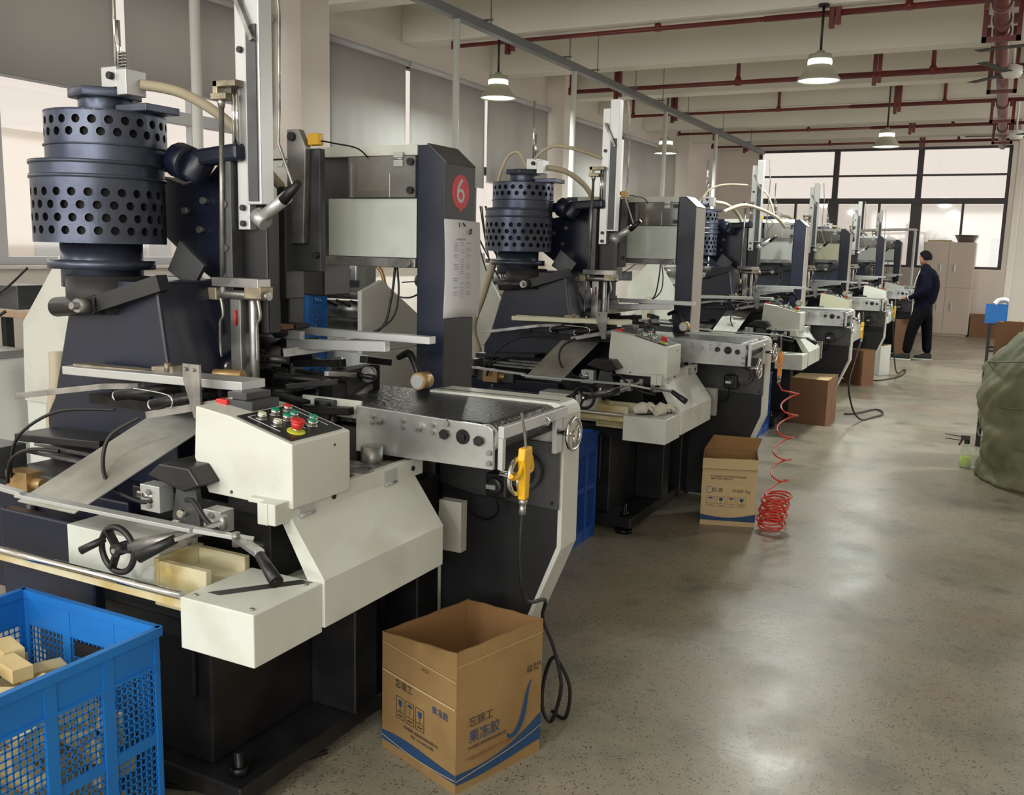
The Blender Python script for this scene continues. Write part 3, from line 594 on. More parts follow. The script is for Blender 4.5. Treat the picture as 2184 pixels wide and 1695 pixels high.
    # --- middle working level: rails, cams, shafts
    m = MB().box(-2.95,-2.17,2.59,2.61,1.265,1.295).build('long_rail', alu, R, bevel=.002)
    MB().box(-2.36,-1.70,2.69,2.73,1.272,1.298).build('ruler_rail', alu, R, bevel=.002)
    MB().bar((-2.25,2.62,1.245),(-1.81,2.60,1.265),.03,.035).build('ruler_bar', alu, R, bevel=.002)
    MB().bar((-2.245,2.58,1.215),(-1.98,2.80,1.262),.03,.032).build('angled_bar', steel, R, bevel=.002)
    MB().cyl((-2.25,2.55,1.29),(-2.25,2.60,1.29),.022,n=12).box(-2.36,-2.22,2.62,2.70,1.298,1.315).build('clamp_block', dark, R, bevel=.003)
    MB().box(-2.37,-2.22,2.55,2.61,1.30,1.315).build('copper_plate', MT['cardboard_brown'], R)
    MB().bar((-2.62,2.02,1.185),(-1.885,2.04,1.195),.10,.026).build('feed_table', alu, R, bevel=.002)
    MB().bar((-2.60,2.02,1.202),(-2.28,2.05,1.20),.05,.006).bar((-2.30,2.06,1.205),(-2.22,2.07,1.21),.04,.02).cyl((-2.24,2.05,1.20),(-2.24,2.05,1.23),.01,n=8).build('feed_stop', HEADM, R)
    MB().bar((-2.81,1.95,1.088),(-2.43,1.98,1.150),.030,.018).bar((-2.43,1.98,1.150),(-2.3,2.0,1.16),.03,.018).build('side_guide', steel, R, bevel=.001)
    MB().bar((-2.205,1.94,1.088),(-1.88,1.96,1.160),.022,.022).build('front_guide', steel, R, bevel=.001)
    for a, b in (((-2.33,1.93,1.135),(-2.16,2.03,1.165)), ((-2.17,1.92,1.125),(-2.0,2.02,1.165))):
        t = MB().cyl(a, b, .016, n=16).build('roller_tube', dark, R)
        aa = Vector(a); dd = (Vector(a)-Vector(b)).normalized(); MB().torus(aa, .012, .003, 'y', 16, 6).build('tube_end', alu, t)
    MB().tube([(-2.25,1.93,1.165),(-2.10,1.92,1.16),(-2.085,1.92,1.13),(-2.12,1.93,1.12)], .003, 6, 4).build('wire_clip', chrome, R)
    MB().prism([(-2.05,1.255),(-1.985,1.255),(-1.985,1.10),(-2.01,1.10),(-2.05,1.21)], 'y', 1.93, 1.938).bolt((-2.035,1.93,1.24),r=.006).bolt((-2.005,1.93,1.24),r=.006).build('bracket_plate', steel, R)
    MB().box(-1.92,-1.80,1.94,2.05,1.135,1.165).box(-1.90,-1.83,1.95,2.05,1.165,1.185).build('corner_block', mgrey, R, bevel=.002)
    MB().box(-1.925,-1.885,1.93,1.97,1.125,1.165).build('red_clip', redp, R, bevel=.003)
    random.seed(7)
    for k in range(26):
        x = random.uniform(-2.55,-1.95); y = random.uniform(2.30,2.85); z = random.uniform(1.06,1.24); L = random.uniform(.06,.26); a = random.choice((0,0,PI/2,random.uniform(-.5,.5)))
        MB().bar((x,y,z),(x+L*math.cos(a),y+L*math.sin(a),z+random.uniform(-.03,.03)), random.uniform(.012,.035), random.uniform(.01,.03)).build('link_bar', dark if k%3 else steel, R, bevel=.002)
    for k in range(11):
        x = random.uniform(-2.6,-2.0); y = random.uniform(2.35,2.8); z = random.uniform(1.06,1.2); MB().cyl((x,y,z),(x+random.uniform(.05,.2),y+random.uniform(-.05,.05),z), random.uniform(.008,.016), n=12).build('shaft', steel if k%2 else dark, R)
    for x, y, z in ((-2.1,2.72,1.17),(-1.95,2.7,1.15),(-2.35,2.5,1.1),(-2.2,2.6,1.12)): MB().cyl((x,y,z),(x,y-.02,z),.028,n=18).cyl((x,y-.02,z),(x,y-.03,z),.012,n=8).build('cam_disc', steel, R)
    for k in range(5): MB().box(-2.56+k*.13,-2.50+k*.13,2.52-.03*(k%2),2.60,1.05,1.10+.03*(k%3)).bolt((-2.53+k*.13,2.56,1.10+.03*(k%3)),(0,0,1)).build('slide_block', dark, R, bevel=.003)
    MB().box(-2.58,-1.93,2.44,2.88,1.02,1.05).build('deck', black, R, bevel=.004)
    MB().box(-2.80,-2.30,2.30,2.36,1.05,1.12).build('cross_beam', black, R, bevel=.004); MB().box(-2.56,-2.40,2.62,2.75,1.05,1.26).build('bearing_stand', black, R, bevel=.004); MB().box(-2.05,-1.98,2.6,2.8,1.05,1.17).build('bearing_stand', black, R, bevel=.004)
    MB().cyl((-2.7,2.55,1.13),(-2.35,2.55,1.135),.035,n=16).cyl((-2.52,2.55,1.13),(-2.35,2.55,1.135),.045,n=16).build('cam_shaft', dark, R)
    MB().cyl((-2.17,2.3,1.17),(-2.45,2.28,1.16),.018,n=12).build('brass_shaft', brass, R)
    m = MB()
    for k in range(10): m.bolt((-2.55+k*.06,2.10+.01*(k%3),1.10),(0,0,1),.008,.012+.01*(k%2))
    m.box(-2.6,-1.97,2.05,2.35,1.07,1.10).build('bolt_row', dark, R)
    MB().tube([(-2.02,2.95,1.52),(-2.02,2.93,1.42),(-2.04,2.9,1.30),(-2.12,2.85,1.26)], .005, 6, 5).build('hanging_cable', rubber, R); MB().tube([(-2.01,2.95,1.52),(-1.99,2.93,1.42),(-2.0,2.9,1.33),(-2.08,2.85,1.26)], .004, 6, 5).build('hanging_cable', rubber, R)
    # pressing wheel on its arm
    wa = MB().tube([(-1.90,2.80,1.205),(-1.845,2.78,1.225),(-1.815,2.77,1.20),(-1.785,2.76,1.15)], [.012,.014,.012,.012], 8, 4).build('wheel_arm', dark, R)
    MB().cyl((-1.773,2.73,1.135),(-1.773,2.79,1.135),.030,n=24).build('pressing_wheel', brass, wa)
    MB().cyl((-1.773,2.726,1.135),(-1.773,2.731,1.135),.024,n=24).build('wheel_face', alu, wa)
    # --- conveyor
    bp = [(-2.55,1.03),(-2.55,1.082),(-1.33,1.082)]
    for k in range(1,9): a = PI/2-k*PI/9; bp.append((-1.33+.048*math.cos(a), 1.034+.048*math.sin(a)))
    bp += [(-1.33,.986),(-1.75,.986),(-1.80,1.03)]
    MB().prism(bp, 'y', 2.435, 2.885).build('conveyor_belt', beltm, R)
    MB().cyl((-1.33,2.41,1.034),(-1.33,2.92,1.034),.044,n=24).cyl((-1.33,2.905,1.034),(-1.33,2.925,1.034),.047,n=24).build('end_roller', alu, R)
    q = [(-1.79,.946),(-1.79,1.094)]
    for k in range(5): a = PI/2-k*PI/8; q.append((-1.315+.025*math.cos(a), 1.055+.025*math.sin(a)))
    q += [(-1.29,.948)]
    sp = MB().prism(q, 'y', 2.398, 2.412).build('side_plate', plate, R, bevel=.0015)
    for x, z, r_ in ((-1.725,1.066,.0065),(-1.725,1.046,.0065),(-1.61,1.064,.0065),(-1.61,1.044,.0065),(-1.50,1.062,.0065),(-1.50,1.040,.0065),(-1.45,1.074,.010),(-1.30,1.0,.009),(-1.30,.968,.009)):
        MB().cyl((x,2.398,z),(x,2.388,z),r_,n=12).cyl((x,2.388,z),(x,2.387,z),r_*.5,n=6).build('plate_bolt', steel, sp)
    for x, z in ((-1.695,1.056),(-1.55,1.050)): MB().cyl((x,2.398,z),(x,2.380,z),.012,n=6).cyl((x,2.380,z),(x,2.372,z),.007,n=12).build('adjuster', steel, sp)
    for x, z in ((-1.455,1.040),(-1.335,1.033)): MB().cyl((x,2.398,z),(x,2.383,z),.016,n=6).build('hex_bolt', black, sp)
    MB().cyl((-1.393,2.398,1.038),(-1.393,2.394,1.038),.023,n=24).cyl((-1.393,2.394,1.038),(-1.393,2.386,1.038),.012,n=8).build('bearing', dark, sp)
    s2 = MB().box(-2.03,-1.79,2.425,2.435,1.045,1.104).build('rear_side_strip', cream, R, bevel=.002)
    bb = MB().box(-1.965,-1.885,2.405,2.425,1.025,1.10).build('bearing_block', mgrey, s2, bevel=.003)
    MB().cyl((-1.92,2.405,1.052),(-1.92,2.395,1.052),.026,n=20).bolt((-1.95,2.405,1.088),r=.007).bolt((-1.90,2.405,1.085),r=.007).build('bearing', dark, bb)
    # cream rear body with cut back leg
    pr = [(-1.80,.946),(-1.80,1.09)]
    for k in range(5): a = PI/2-k*PI/8; pr.append((-1.30+.04*math.cos(a), 1.05+.04*math.sin(a)))
    pr += [(-1.26,.58),(-1.48,.03),(-1.56,.03),(-1.34,.60),(-1.34,.95)]
    MB().prism(pr, 'y', 2.850, 2.985).build('rear_body', cream, R, bevel=.004)
    MB().box(-1.79,-1.30,2.887,2.893,1.088,1.0925).build('belt_edge_strip', mgrey, R)
    MB().prism([(-1.74,.95),(-1.275,.95),(-1.275,.59),(-1.49,.03),(-1.74,.03)], 'y', 2.846, 2.98).build('leg_panel', dgrey, R, bevel=.003)
    mp = MB().prism([(-1.74,.955),(-1.268,.955),(-1.268,.722),(-1.60,.735),(-1.74,.76)], 'y', 2.832, 2.845).build('motor_plate', mgrey, R, bevel=.002)
    MB().cyl((-1.29,2.832,.745),(-1.29,2.828,.745),.006,n=8).build('plate_hole', hole, mp)
    mo = MB().cyl((-1.385,2.832,.85),(-1.385,2.79,.85),.062,n=28).cyl((-1.385,2.79,.85),(-1.385,2.76,.85),.045,n=28).build('motor_flange', MT['grey_panel'], R)
    gm = MB().box(-1.49,-1.41,2.72,2.79,.765,.85).cyl((-1.45,2.72,.81),(-1.45,2.70,.81),.03,n=18).build('gear_motor', black, mo, bevel=.008)
    MB().box(-1.475,-1.44,2.697,2.701,.80,.815).build('rating_plate', alu, mo)
    MB().tube([(-1.46,2.74,.77),(-1.47,2.78,.70),(-1.53,2.80,.66),(-1.60,2.81,.68),(-1.62,2.825,.72)], .004, 6, 6).build('motor_cable', rubber, R)
    # end bar, chrome wheels
    MB().box(-1.275,-1.255,2.40,2.86,1.045,1.082).box(-1.275,-1.258,2.40,2.42,.95,1.05).box(-1.275,-1.258,2.78,2.83,.93,1.05).build('end_bar', alu, R, bevel=.002)
    MB().torus((-1.262,2.70,1.055), .014, .005, 'y', 16, 6).build('eye_bolt', chrome, R)
    for c_ in (Vector((-1.20,2.79,1.005)), Vector((-1.20,2.385,.945))):
        n_ = Vector((1,0,0)); t = MB().torus(c_, .052, .0075, 'x', 32, 10)
        for k in range(3):
            a = .6+k*2*PI/3; t.cyl(c_, c_+Vector((0,math.cos(a)*.05,math.sin(a)*.05)), .0045, n=8)
        t.cyl(c_-n_*.055, c_+n_*.008, .011, n=14); t.build('adjusting_wheel', chrome, R)
    # vacuum hose from the turret over the back
    MB().tube([(-2.55,2.26,2.10),(-2.46,2.36,2.08),(-2.38,2.48,2.0),(-2.34,2.58,1.88),(-2.33,2.68,1.80)], .017, 10, 8).build('vacuum_hose', hosem, R)
    return R
HEADM = mat('oily_pale_metal', (176,164,140), .4, .6, rgb2=(120,112,98), nscale=12); GUARDM = mat('guard_paint', (160,158,148), .45); SHADED_SIDE = dgrey; CARTD = mat('carton_magazine', (206,180,150), .7, rgb2=(176,146,118), nscale=30, thresh=(.45,.55)); DOORM = mat('door_paint', (208,216,208), .3)
door_grey = mat('door_grey', (150,150,146), .35); door_cream = mat('door_cream', (222,222,196), .35)
cover_pale = mat('tower_side_pale', (176,170,162), .4)
M1 = make_machine()
labels = ['nearest box forming machine, with the red number 6 sticker and the perforated turret', 'second box forming machine in the row, with gloves on its cream front housing',
          'third box forming machine in the row, with the grey door panel and grey control box', 'fourth box forming machine in the row, with the cream door panel',
          'fifth box forming machine in the row, just left of the standing worker', 'farthest box forming machine, its narrow navy tower beside the worker\'s head']
M1['label'] = labels[0]
KIDC.clear(); MACH = [M1]
for i in range(1, 6):
    c = copy_tree(M1); c.location.y = M1.location.y+OY[i]; c['label'] = labels[i]; MACH.append(c)
ALLK = {}
for o in bpy.data.objects:
    if o.parent is not None: ALLK.setdefault(o.parent.name, []).append(o)
def remat(root, nm, m):
    def walk(o):
        for q in ALLK.get(o.name, []):
            if q.name.split('.')[0] == nm: q.material_slots[0].link = 'OBJECT'; q.material_slots[0].material = m
            walk(q)
    walk(root)
for i in range(1, 6): remat(MACH[i], 'side_cover', cover_pale)
remat(MACH[2], 'front_door', door_grey); remat(MACH[3], 'front_door', door_cream); remat(MACH[4], 'front_door', door_grey)
remat(MACH[3], 'control_box', door_cream); remat(MACH[1], 'feed_table', door_cream)
# sticker with the number on the nearest tower
st = MB().cyl((-1.7815,3.02,1.80),(-1.7805,3.02,1.80),.062,n=40).prism([(3.005,1.745),(3.035,1.745),(3.02,1.725)], 'x', -1.7815, -1.7806).build('number_sticker', mat('sticker_red', (206,58,66), .6), M1)
text('6', 'sticker_number', .125, frameM((-1.7803,3.02,1.80), (0,1,0), (0,0,1)), paperm, st, M1.location, .0003)
# taped paper sheets
pp_ = MB(); vs = []
nn = 8
for k in range(nn+1):
    z = 1.70-(1.70-1.345)*k/nn; off = .004+.006*math.sin(k/nn*PI)
    vs += [(-1.781+off, 2.905, z), (-1.781+off+.002, 3.02, z), (-1.781+off+.014, 3.135, z-.005)]
pp_.smooth = True; pp_.add(vs, [(k*3+j, k*3+j+1, k*3+j+4, k*3+j+3) for k in range(nn) for j in range(2)])
po = pp_.build('paper_sheet', paperm); tag(po, 'printed paper sheets taped to the tower under the number six sticker', 'paper')
sm = po.modifiers.new('thickness', 'SOLIDIFY'); sm.thickness = .003; sm.offset = 1
m = MB(); random.seed(3)
for k in range(24):
    z = 1.615-k*.0085
    for a, b in ((2.95,2.975+random.random()*.01), (3.0,3.02), (3.045,3.075)):
        if random.random() < .72: m.box(-1.7645,-1.7640, a, b, z, z+.002)
m.box(-1.7645,-1.7640,2.97,3.03,1.628,1.632); m.build('printed_lines', greyink, po)
m = MB().bar((-1.764,2.985,1.69),(-1.764,2.988,1.672),.0015,.004).bar((-1.764,3.01,1.688),(-1.764,3.03,1.678),.0015,.006).tube([(-1.763,3.06,1.66),(-1.763,3.07,1.668),(-1.763,3.075,1.655),(-1.763,3.058,1.65),(-1.763,3.062,1.66)],.002,6,3)
m.build('handwriting', ink, po)
# ------------------------------------------------------------ air guns and their hoses
def air_gun(loc, m_, label, rz=0.0):
    r = thing('air_blow_gun', loc, label, 'air gun', 'air blow guns hanging on the conveyors'); x, y, z = loc
    MB().prism([(y-.02,z+.045),(y+.028,z+.045),(y+.03,z+.01),(y+.018,z-.03),(y+.012,z-.11),(y-.018,z-.11),(y-.016,z-.03),(y-.026,z+.01)], 'x', x-.012, x+.012).build('gun_body', m_, r, bevel=.005, seg=3)
    MB().tube([(x,y+.025,z+.035),(x,y+.048,z+.0),(x,y+.050,z-.03),(x,y+.018,z-.035)], .006, 8, 5).build('trigger', m_, r)
    MB().tube([(x,y-.018,z-.005),(x,y-.035,z-.03),(x,y-.065,z-.035),(x,y-.085,z-.025)], .007, 8, 5).build('hanging_hook', m_, r)
    MB().tube([(x,y+.005,z+.04),(x,y-.005,z+.09),(x,y-.028,z+.15)], .0045, 8, 5).build('nozzle_tube', steel, r)
    MB().cyl((x,y-.003,z-.11),(x,y-.005,z-.125),.013,n=12).cyl((x,y-.005,z-.125),(x,y-.006,z-.155),.009,.011,n=12).build('hose_coupling', steel, r)
    return r
air_gun((-1.185,2.40,.985), yellow, 'yellow air gun hanging on the nearest conveyor, above the big carton')
air_gun((-1.185,6.0,.955), orange, 'orange air gun with the red spiral hose')
air_gun((-1.185,9.95,.915), yellow, 'yellow air gun on the third conveyor, above the black cable loop')
air_gun((-1.185,13.15,.94), yellow, 'yellow air gun next to the hands of the worker')
tag(MB().tube([(-1.185,2.394,.83),(-1.187,2.392,.70),(-1.19,2.44,.55),(-1.235,2.68,.46),(-1.26,2.72,.38),(-1.222,2.72,.30),(-1.19,2.72,.20),(-1.185,2.72,.13),(-1.215,2.72,.02),(-1.25,2.72,.06),(-1.255,2.74,.16),(-1.22,2.74,.24),(-1.17,2.76,.14),(-1.19,2.78,.012),(-1.25,2.80,.012)], .0065, 8, 8).build('air_hose', rubber), 'black hose hanging from the yellow air gun behind the big carton', 'hose')
m = MB(); pts = [(-1.186,5.994,.80), (-1.16,5.99,.76)]; random.seed(8)
for k in range(70):
    t = k/69; a = 1.2+t*4.2*2*PI; pts.append((-1.08+.05*math.cos(a), 5.70+.20*(1-t)**2+.135*math.sin(a), .74-.54*t))
for k in range(150):
    t = k/149; a = 1.2+4.2*2*PI+t*12*2*PI; pts.append((-1.07+.075*math.cos(a)+.012*math.sin(t*23), 5.60-.16*t+.085*math.sin(a), .19-.165*t+.012*math.sin(a)))
tag(m.tube(pts, .0055, 6).build('spiral_hose', redhose), 'red spiral air hose hanging and coiled beside the second carton', 'hose')
tag(MB().tube([(-1.19,9.94,.76),(-1.20,9.7,.60),(-1.2,9.4,.40),(-1.16,9.5,.15),(-1.10,9.7,.02),(-1.02,9.95,.012),(-.95,10.25,.012),(-1.05,10.5,.012),(-1.2,10.1,.012),(-1.3,10.0,.012)], .009, 8, 8).build('air_hose', rubber), 'black hose looping onto the floor beyond the third carton', 'hose')
tag(MB().tube([(-1.19,13.14,.78),(-1.17,13.3,.4),(-1.15,13.8,.05),(-1.12,14.6,.012),(-1.08,14.2,.012),(-1.12,13.6,.012),(-1.28,13.1,.012),(-1.38,13.0,.012)], .009, 8, 8).build('air_hose', rubber), 'black hose looping on the floor near the feet of the worker', 'hose')
tag(MB().tube([(-2.3,1.86,.012),(-2.1,1.82,.012),(-1.95,1.86,.012),(-1.84,2.02,.012),(-1.76,2.2,.012)], .009, 8, 8).build('floor_cable', rubber), 'dark cable on the floor under the nearest machine, right of the blue crate', 'cable')
# ------------------------------------------------------------ cartons
def carton(name, A, B, D, C, tops, label, m_=card, flap=None, group='cardboard cartons beside the machines', t=.006):
    """A front, B right, D back, C left ground corners (world xy)"""
    r = thing(name, (A[0],A[1],0), label, 'carton', group)
    P = [Vector((p[0],p[1],0)) for p in (A,B,D,C)]; cen = sum(P, Vector())/4
    m = MB(); n = 4
    for i in range(4):
        a, b = P[i], P[(i+1)%4]; za, zb = tops[i], tops[(i+1)%4]; d = (b-a).normalized(); nrm = Vector((d.y,-d.x,0)); 
        if nrm.dot(cen-a) > 0: nrm = -nrm
        vs = []; K = 8
        for k in range(K+1):
            s = k/K; p = a.lerp(b, s); z = za+(zb-za)*s+.0016*math.sin(s*17+i); bul = .003*math.sin(s*PI)
            for q in ((p, .0), (p+nrm*bul, z*.5), (p, z)): vs.append(q[0]+Vector((0,0,q[1])))
            for q in ((p-nrm*t, z), (p-nrm*t+nrm*bul, z*.5), (p-nrm*t, .0)): vs.append(q[0]+Vector((0,0,q[1])))
        fs = []
        for k in range(K):
            for j in range(5): fs.append((k*6+j, (k+1)*6+j, (k+1)*6+j+1, k*6+j+1))
        mi = []
        st_ = len(m.f); m.add(vs, fs, False)
        for q in range(st_, len(m.f)): m.m[q] = 0 if (q-st_)%5 < 2 else 1
    m.build('carton_wall', [m_, cardin], r)
    b_ = MB(); b_.add([p+Vector((0,0,.004)) for p in P], [(0,1,2,3)]); b_.add([p+Vector((0,0,.001)) for p in P], [(0,3,2,1)]); b_.build('carton_base', m_, r)
    return r
BA, BB, BD, BC = (-1.292,2.211), (-1.184,2.561), (-1.53,2.69), (-1.639,2.333)
bx = carton('cardboard_carton', BA, BB, BD, BC, (.441,.448,.402,.392), 'big open brown carton in front of the nearest machine, blue wave print along its bottom')
def faceM(a, b, s, z, off=.0115, sl=0):
    a = Vector((a[0],a[1],0)); b = Vector((b[0],b[1],0)); d = (b-a).normalized(); n = Vector((d.y,-d.x,0)); bul = .0032
    p = a.lerp(b, s)+n*(bul+.0006)+Vector((0,0,z)); return frameM(p, d, (0,0,1)), d, n
def printface(a, b, root, z0=0):
    og = root.location; out = []
    def T(s, z, body, size, m_, al='LEFT', nm='printed_text'): Mx, d, n = faceM(a, b, s, z); return text(body, nm, size, Mx, m_, root, og, .0002, al)
    return T
# right face (A->B) print
T = printface(BA, BB, bx)
T(.13, .208, '忘锦工', .034, inkd); T(.13, .160, '果冻胶', .044, inkb); T(.13, .128, '苏州恒锦工匠新材料科技有限公司', .0105, inkd); T(.12, .094, 'YN01:2024-07-17  C1:1508', .017, inkr)
T(.80, .300, '名称: 果冻胶\n规格: 25kg', .012, inkd)
def patch(root, a, b, s0, s1, zf0, zf1, m_, nm, K=16, off=.002):
    a = Vector((a[0],a[1],0)); b = Vector((b[0],b[1],0)); d = (b-a).normalized(); n = Vector((d.y,-d.x,0)); vs = []
    H = .42
    for k in range(K+1):
        s = s0+(s1-s0)*k/K; p = a.lerp(b, s)
        for z in (zf0(s), zf1(s)):
            bul = .003*math.sin(s*PI)*(1-abs(z/(H/2)-1)) if 0 < z < H else 0
            vs.append(p+n*(bul+off)+Vector((0,0,z)))
    q = MB().add(vs, [(2*k,2*k+2,2*k+3,2*k+1) for k in range(K)], False).build(nm, m_, root); return q
wave_hi = lambda s: .050+.030*s+.052*max(0,s-.55)*2
patch(bx, BA, BB, 0, 1, lambda s: .028-.004*math.sin(s*5)+.012*s*s, lambda s: .062-.01*math.sin(s*PI)+.075*s**2.2, inkb, 'blue_wave')
patch(bx, BC, BA, 0, 1, lambda s: .030+.004*s, lambda s: .060+.02*(1-s)*math.sin(s*PI), inkb, 'blue_wave')
patch(bx, BA, BB, 0, 1, lambda s: .040+.012*math.sin(s*3)+.05*s**3, lambda s: .0425+.012*math.sin(s*3)+.05*s**3, cardp, 'pale_wave_line', off=.0032)
patch(bx, BC, BA, 0, 1, lambda s: .045-.012*math.sin(s*3), lambda s: .0475-.012*math.sin(s*3), cardp, 'pale_wave_line', off=.0032)
patch(bx, BC, BA, .02, 1, lambda s: .268-.004*s, lambda s: .274-.004*s, cardp, 'crease_line', off=.004)
patch(bx, BC, BA, .02, 1, lambda s: .350+.012*(1-s), lambda s: .353+.012*(1-s), cardp, 'crease_line', off=.003)
patch(bx, BA, BB, 0, 1, lambda s: .398+.008*s, lambda s: .400+.008*s, cardp, 'crease_line', off=.003)
# big curved hook on the right face
mm_ = MB(); aV = Vector((BA[0],BA[1],0)); bV = Vector((BB[0],BB[1],0)); dV = (bV-aV).normalized(); nV = Vector((dV.y,-dV.x,0)); hp = []
for s, z in ((.86,.262),(.82,.235),(.79,.19),(.76,.15),(.71,.118),(.65,.103),(.60,.107),(.58,.118)): hp.append(aV.lerp(bV, s)+nV*(.003*math.sin(s*PI)*(1-abs(z/.21-1))+.001)+Vector((0,0,z)))
hp = spline(hp, 5); wv = []
for i, p in enumerate(hp):
    t = i/(len(hp)-1); wd = .0015+.009*math.sin(t*PI); tg = (hp[min(i+1,len(hp)-1)]-hp[max(i-1,0)]).normalized(); sd = nV.cross(tg).normalized(); wv += [p+sd*wd+nV*.0015, p-sd*wd+nV*.0015]
mm_.add(wv, [(2*k,2*k+1,2*k+3,2*k+2) for k in range(len(hp)-1)], False).build('curved_emblem', inkb, bx)
T = printface(BC, BA, bx)
T(.20, .246, '忘锦工', .030, inkd); T(.70, .228, '果冻胶', .026, inkb); T(.32, .116, '苏州恒锦工匠新材料科技有限公司', .0115, inkd); T(.42, .099, '电话: 15151685254 转8', .0115, inkd); T(.56, .338, 'HO3', .016, inkr)
def icons(root, a, b, spec, z0, w_, h_, m_=inkd):
    aV = Vector((a[0],a[1],0)); bV = Vector((b[0],b[1],0)); L = (bV-aV).length; dV = (bV-aV).normalized(); nV = Vector((dV.y,-dV.x,0)); m = MB()
    def P(u, z, s):
        return aV+dV*u+nV*(.003*math.sin(min(max(u/L,0),1)*PI)*(1-abs(z/.21-1))+.002)+Vector((0,0,z))
    mi = MB()
    for k, kind in enumerate(spec[1:]):
        u = spec[0]*L+k*(w_*1.25)
        for (ua, za), (ub, zb) in (((u,z0),(u+w_,z0)), ((u,z0+h_),(u+w_,z0+h_)), ((u,z0),(u,z0+h_)), ((u+w_,z0),(u+w_,z0+h_)), ((u,z0+h_*.3),(u+w_,z0+h_*.3))):
            m.bar(P(ua,za,0), P(ub,zb,0), .001, .0012, nV)
        cu = u+w_/2; zt = z0+h_*.78
        if kind == 'umbrella': vs = [P(cu+math.cos(q*PI/8)*w_*.32, zt+math.sin(q*PI/8)*h_*.13, 0) for q in range(9)]; mi.add(vs, [tuple(range(9))], False); m.bar(P(cu,zt,0),P(cu,z0+h_*.42,0),.001,.001,nV)
        else: vs = [P(cu-w_*.24,zt+.006,0),P(cu-w_*.2,zt-h_*.16,0),P(cu,zt-h_*.22,0),P(cu+w_*.2,zt-h_*.16,0),P(cu+w_*.24,zt+.006,0)]; mi.add(vs, [(0,1,2,3,4)], False); m.bar(P(cu,zt-h_*.2,0),P(cu,z0+h_*.38,0),.001,.001,nV); m.bar(P(cu-w_*.2,z0+h_*.37,0),P(cu+w_*.2,z0+h_*.37,0),.001,.001,nV)
        m.bar(P(u+w_*.2,z0+h_*.15,0),P(u+w_*.8,z0+h_*.15,0),.001,.004,nV)
    m.build('handling_marks', m_, root); mi.build('handling_symbols', inkb, root)
icons(bx, BC, BA, (.22,'glass','umbrella','glass'), .135, .040, .072)
c2 = carton('cardboard_carton', (-1.466,5.358), (-1.162,5.458), (-1.235,5.74), (-1.54,5.64), (.405,.41,.41,.40), 'open carton with four handling marks beside the red spiral hose', cardp)
S2 = ((-1.466,5.358),(-1.162,5.458))
patch(c2, *S2, 0, 1, lambda s: .03, lambda s: .065-.022*math.sin(s*PI)+.015*s, inkb, 'blue_wave'); patch(c2, *S2, 0, 1, lambda s: .262, lambda s: .267, cardp, 'crease_line', off=.004)
icons(c2, *S2, (.10,'umbrella','glass','umbrella','glass'), .115, .048, .062, inkd)
T = printface(*S2, c2); T(.08, .215, '◯', .03, inkb); T(.19, .215, '恒 盛', .028, inkd); T(.56, .215, '热熔胶 5kg', .022, inkd); T(.15, .30, '本产品适用于自动皮壳机及纸盒成型', .013, inkd); T(.15, .285, '请置于阴凉干燥处保存', .013, inkd)
MB().add([(-1.54,5.64,.40),(-1.235,5.74,.41),(-1.22,5.80,.475),(-1.50,5.70,.485)], [(0,1,2,3)]).build('flap', cardin, c2).modifiers.new('thickness','SOLIDIFY').thickness = .004
MB().add([(-1.466,5.358,.405),(-1.162,5.458,.41),(-1.155,5.42,.355),(-1.46,5.33,.35)], [(0,1,2,3)]).build('flap', cardp, c2).modifiers.new('thickness','SOLIDIFY').thickness = .004
c3 = carton('cardboard_carton', (-1.36,9.20), (-1.33,9.62), (-1.70,9.66), (-1.72,9.24), (.44,.46,.44,.44), 'closed brown carton on the floor at the third machine', cardd)
MB().add([(-1.36,9.20,.44),(-1.33,9.62,.46),(-1.70,9.66,.44),(-1.72,9.24,.44)], [(0,1,2,3)]).build('carton_lid', cardp, c3)
c4 = carton('cardboard_carton', (-1.44,12.42), (-1.32,12.62), (-1.54,12.82), (-1.68,12.62), (.44,.45,.44,.44), 'taped brown carton on the floor at the fourth machine', cardd)
MB().add([(-1.44,12.42,.44),(-1.32,12.62,.45),(-1.54,12.82,.44),(-1.68,12.62,.44)], [(0,1,2,3)]).build('carton_lid', card, c4)
c5 = carton('cardboard_carton', (-1.38,13.75), (-1.26,13.9), (-1.4,14.1), (-1.52,13.95), (.40,.42,.41,.40), 'pale carton standing right behind the taped carton', white)
c6 = carton('cardboard_carton', (-1.46,16.5), (-1.20,16.53), (-1.23,16.88), (-1.49,16.85), (.62,.62,.6,.6), 'brown carton behind the legs of the worker', cardd)
c7 = carton('cardboard_carton', (-.49,22.0), (.02,22.0), (.02,22.45), (-.49,22.45), (.47,.47,.47,.47), 'low brown carton against the far wall beside the beige cabinet', cardd, group='cardboard cartons in the far corner')
c8 = carton('cardboard_carton', (.0,8.25), (.19,8.2), (.24,8.55), (.05,8.6), (1.13,1.13,1.12,1.12), 'tall brown carton standing behind the green sack', cardd, group='cardboard cartons in the far corner')
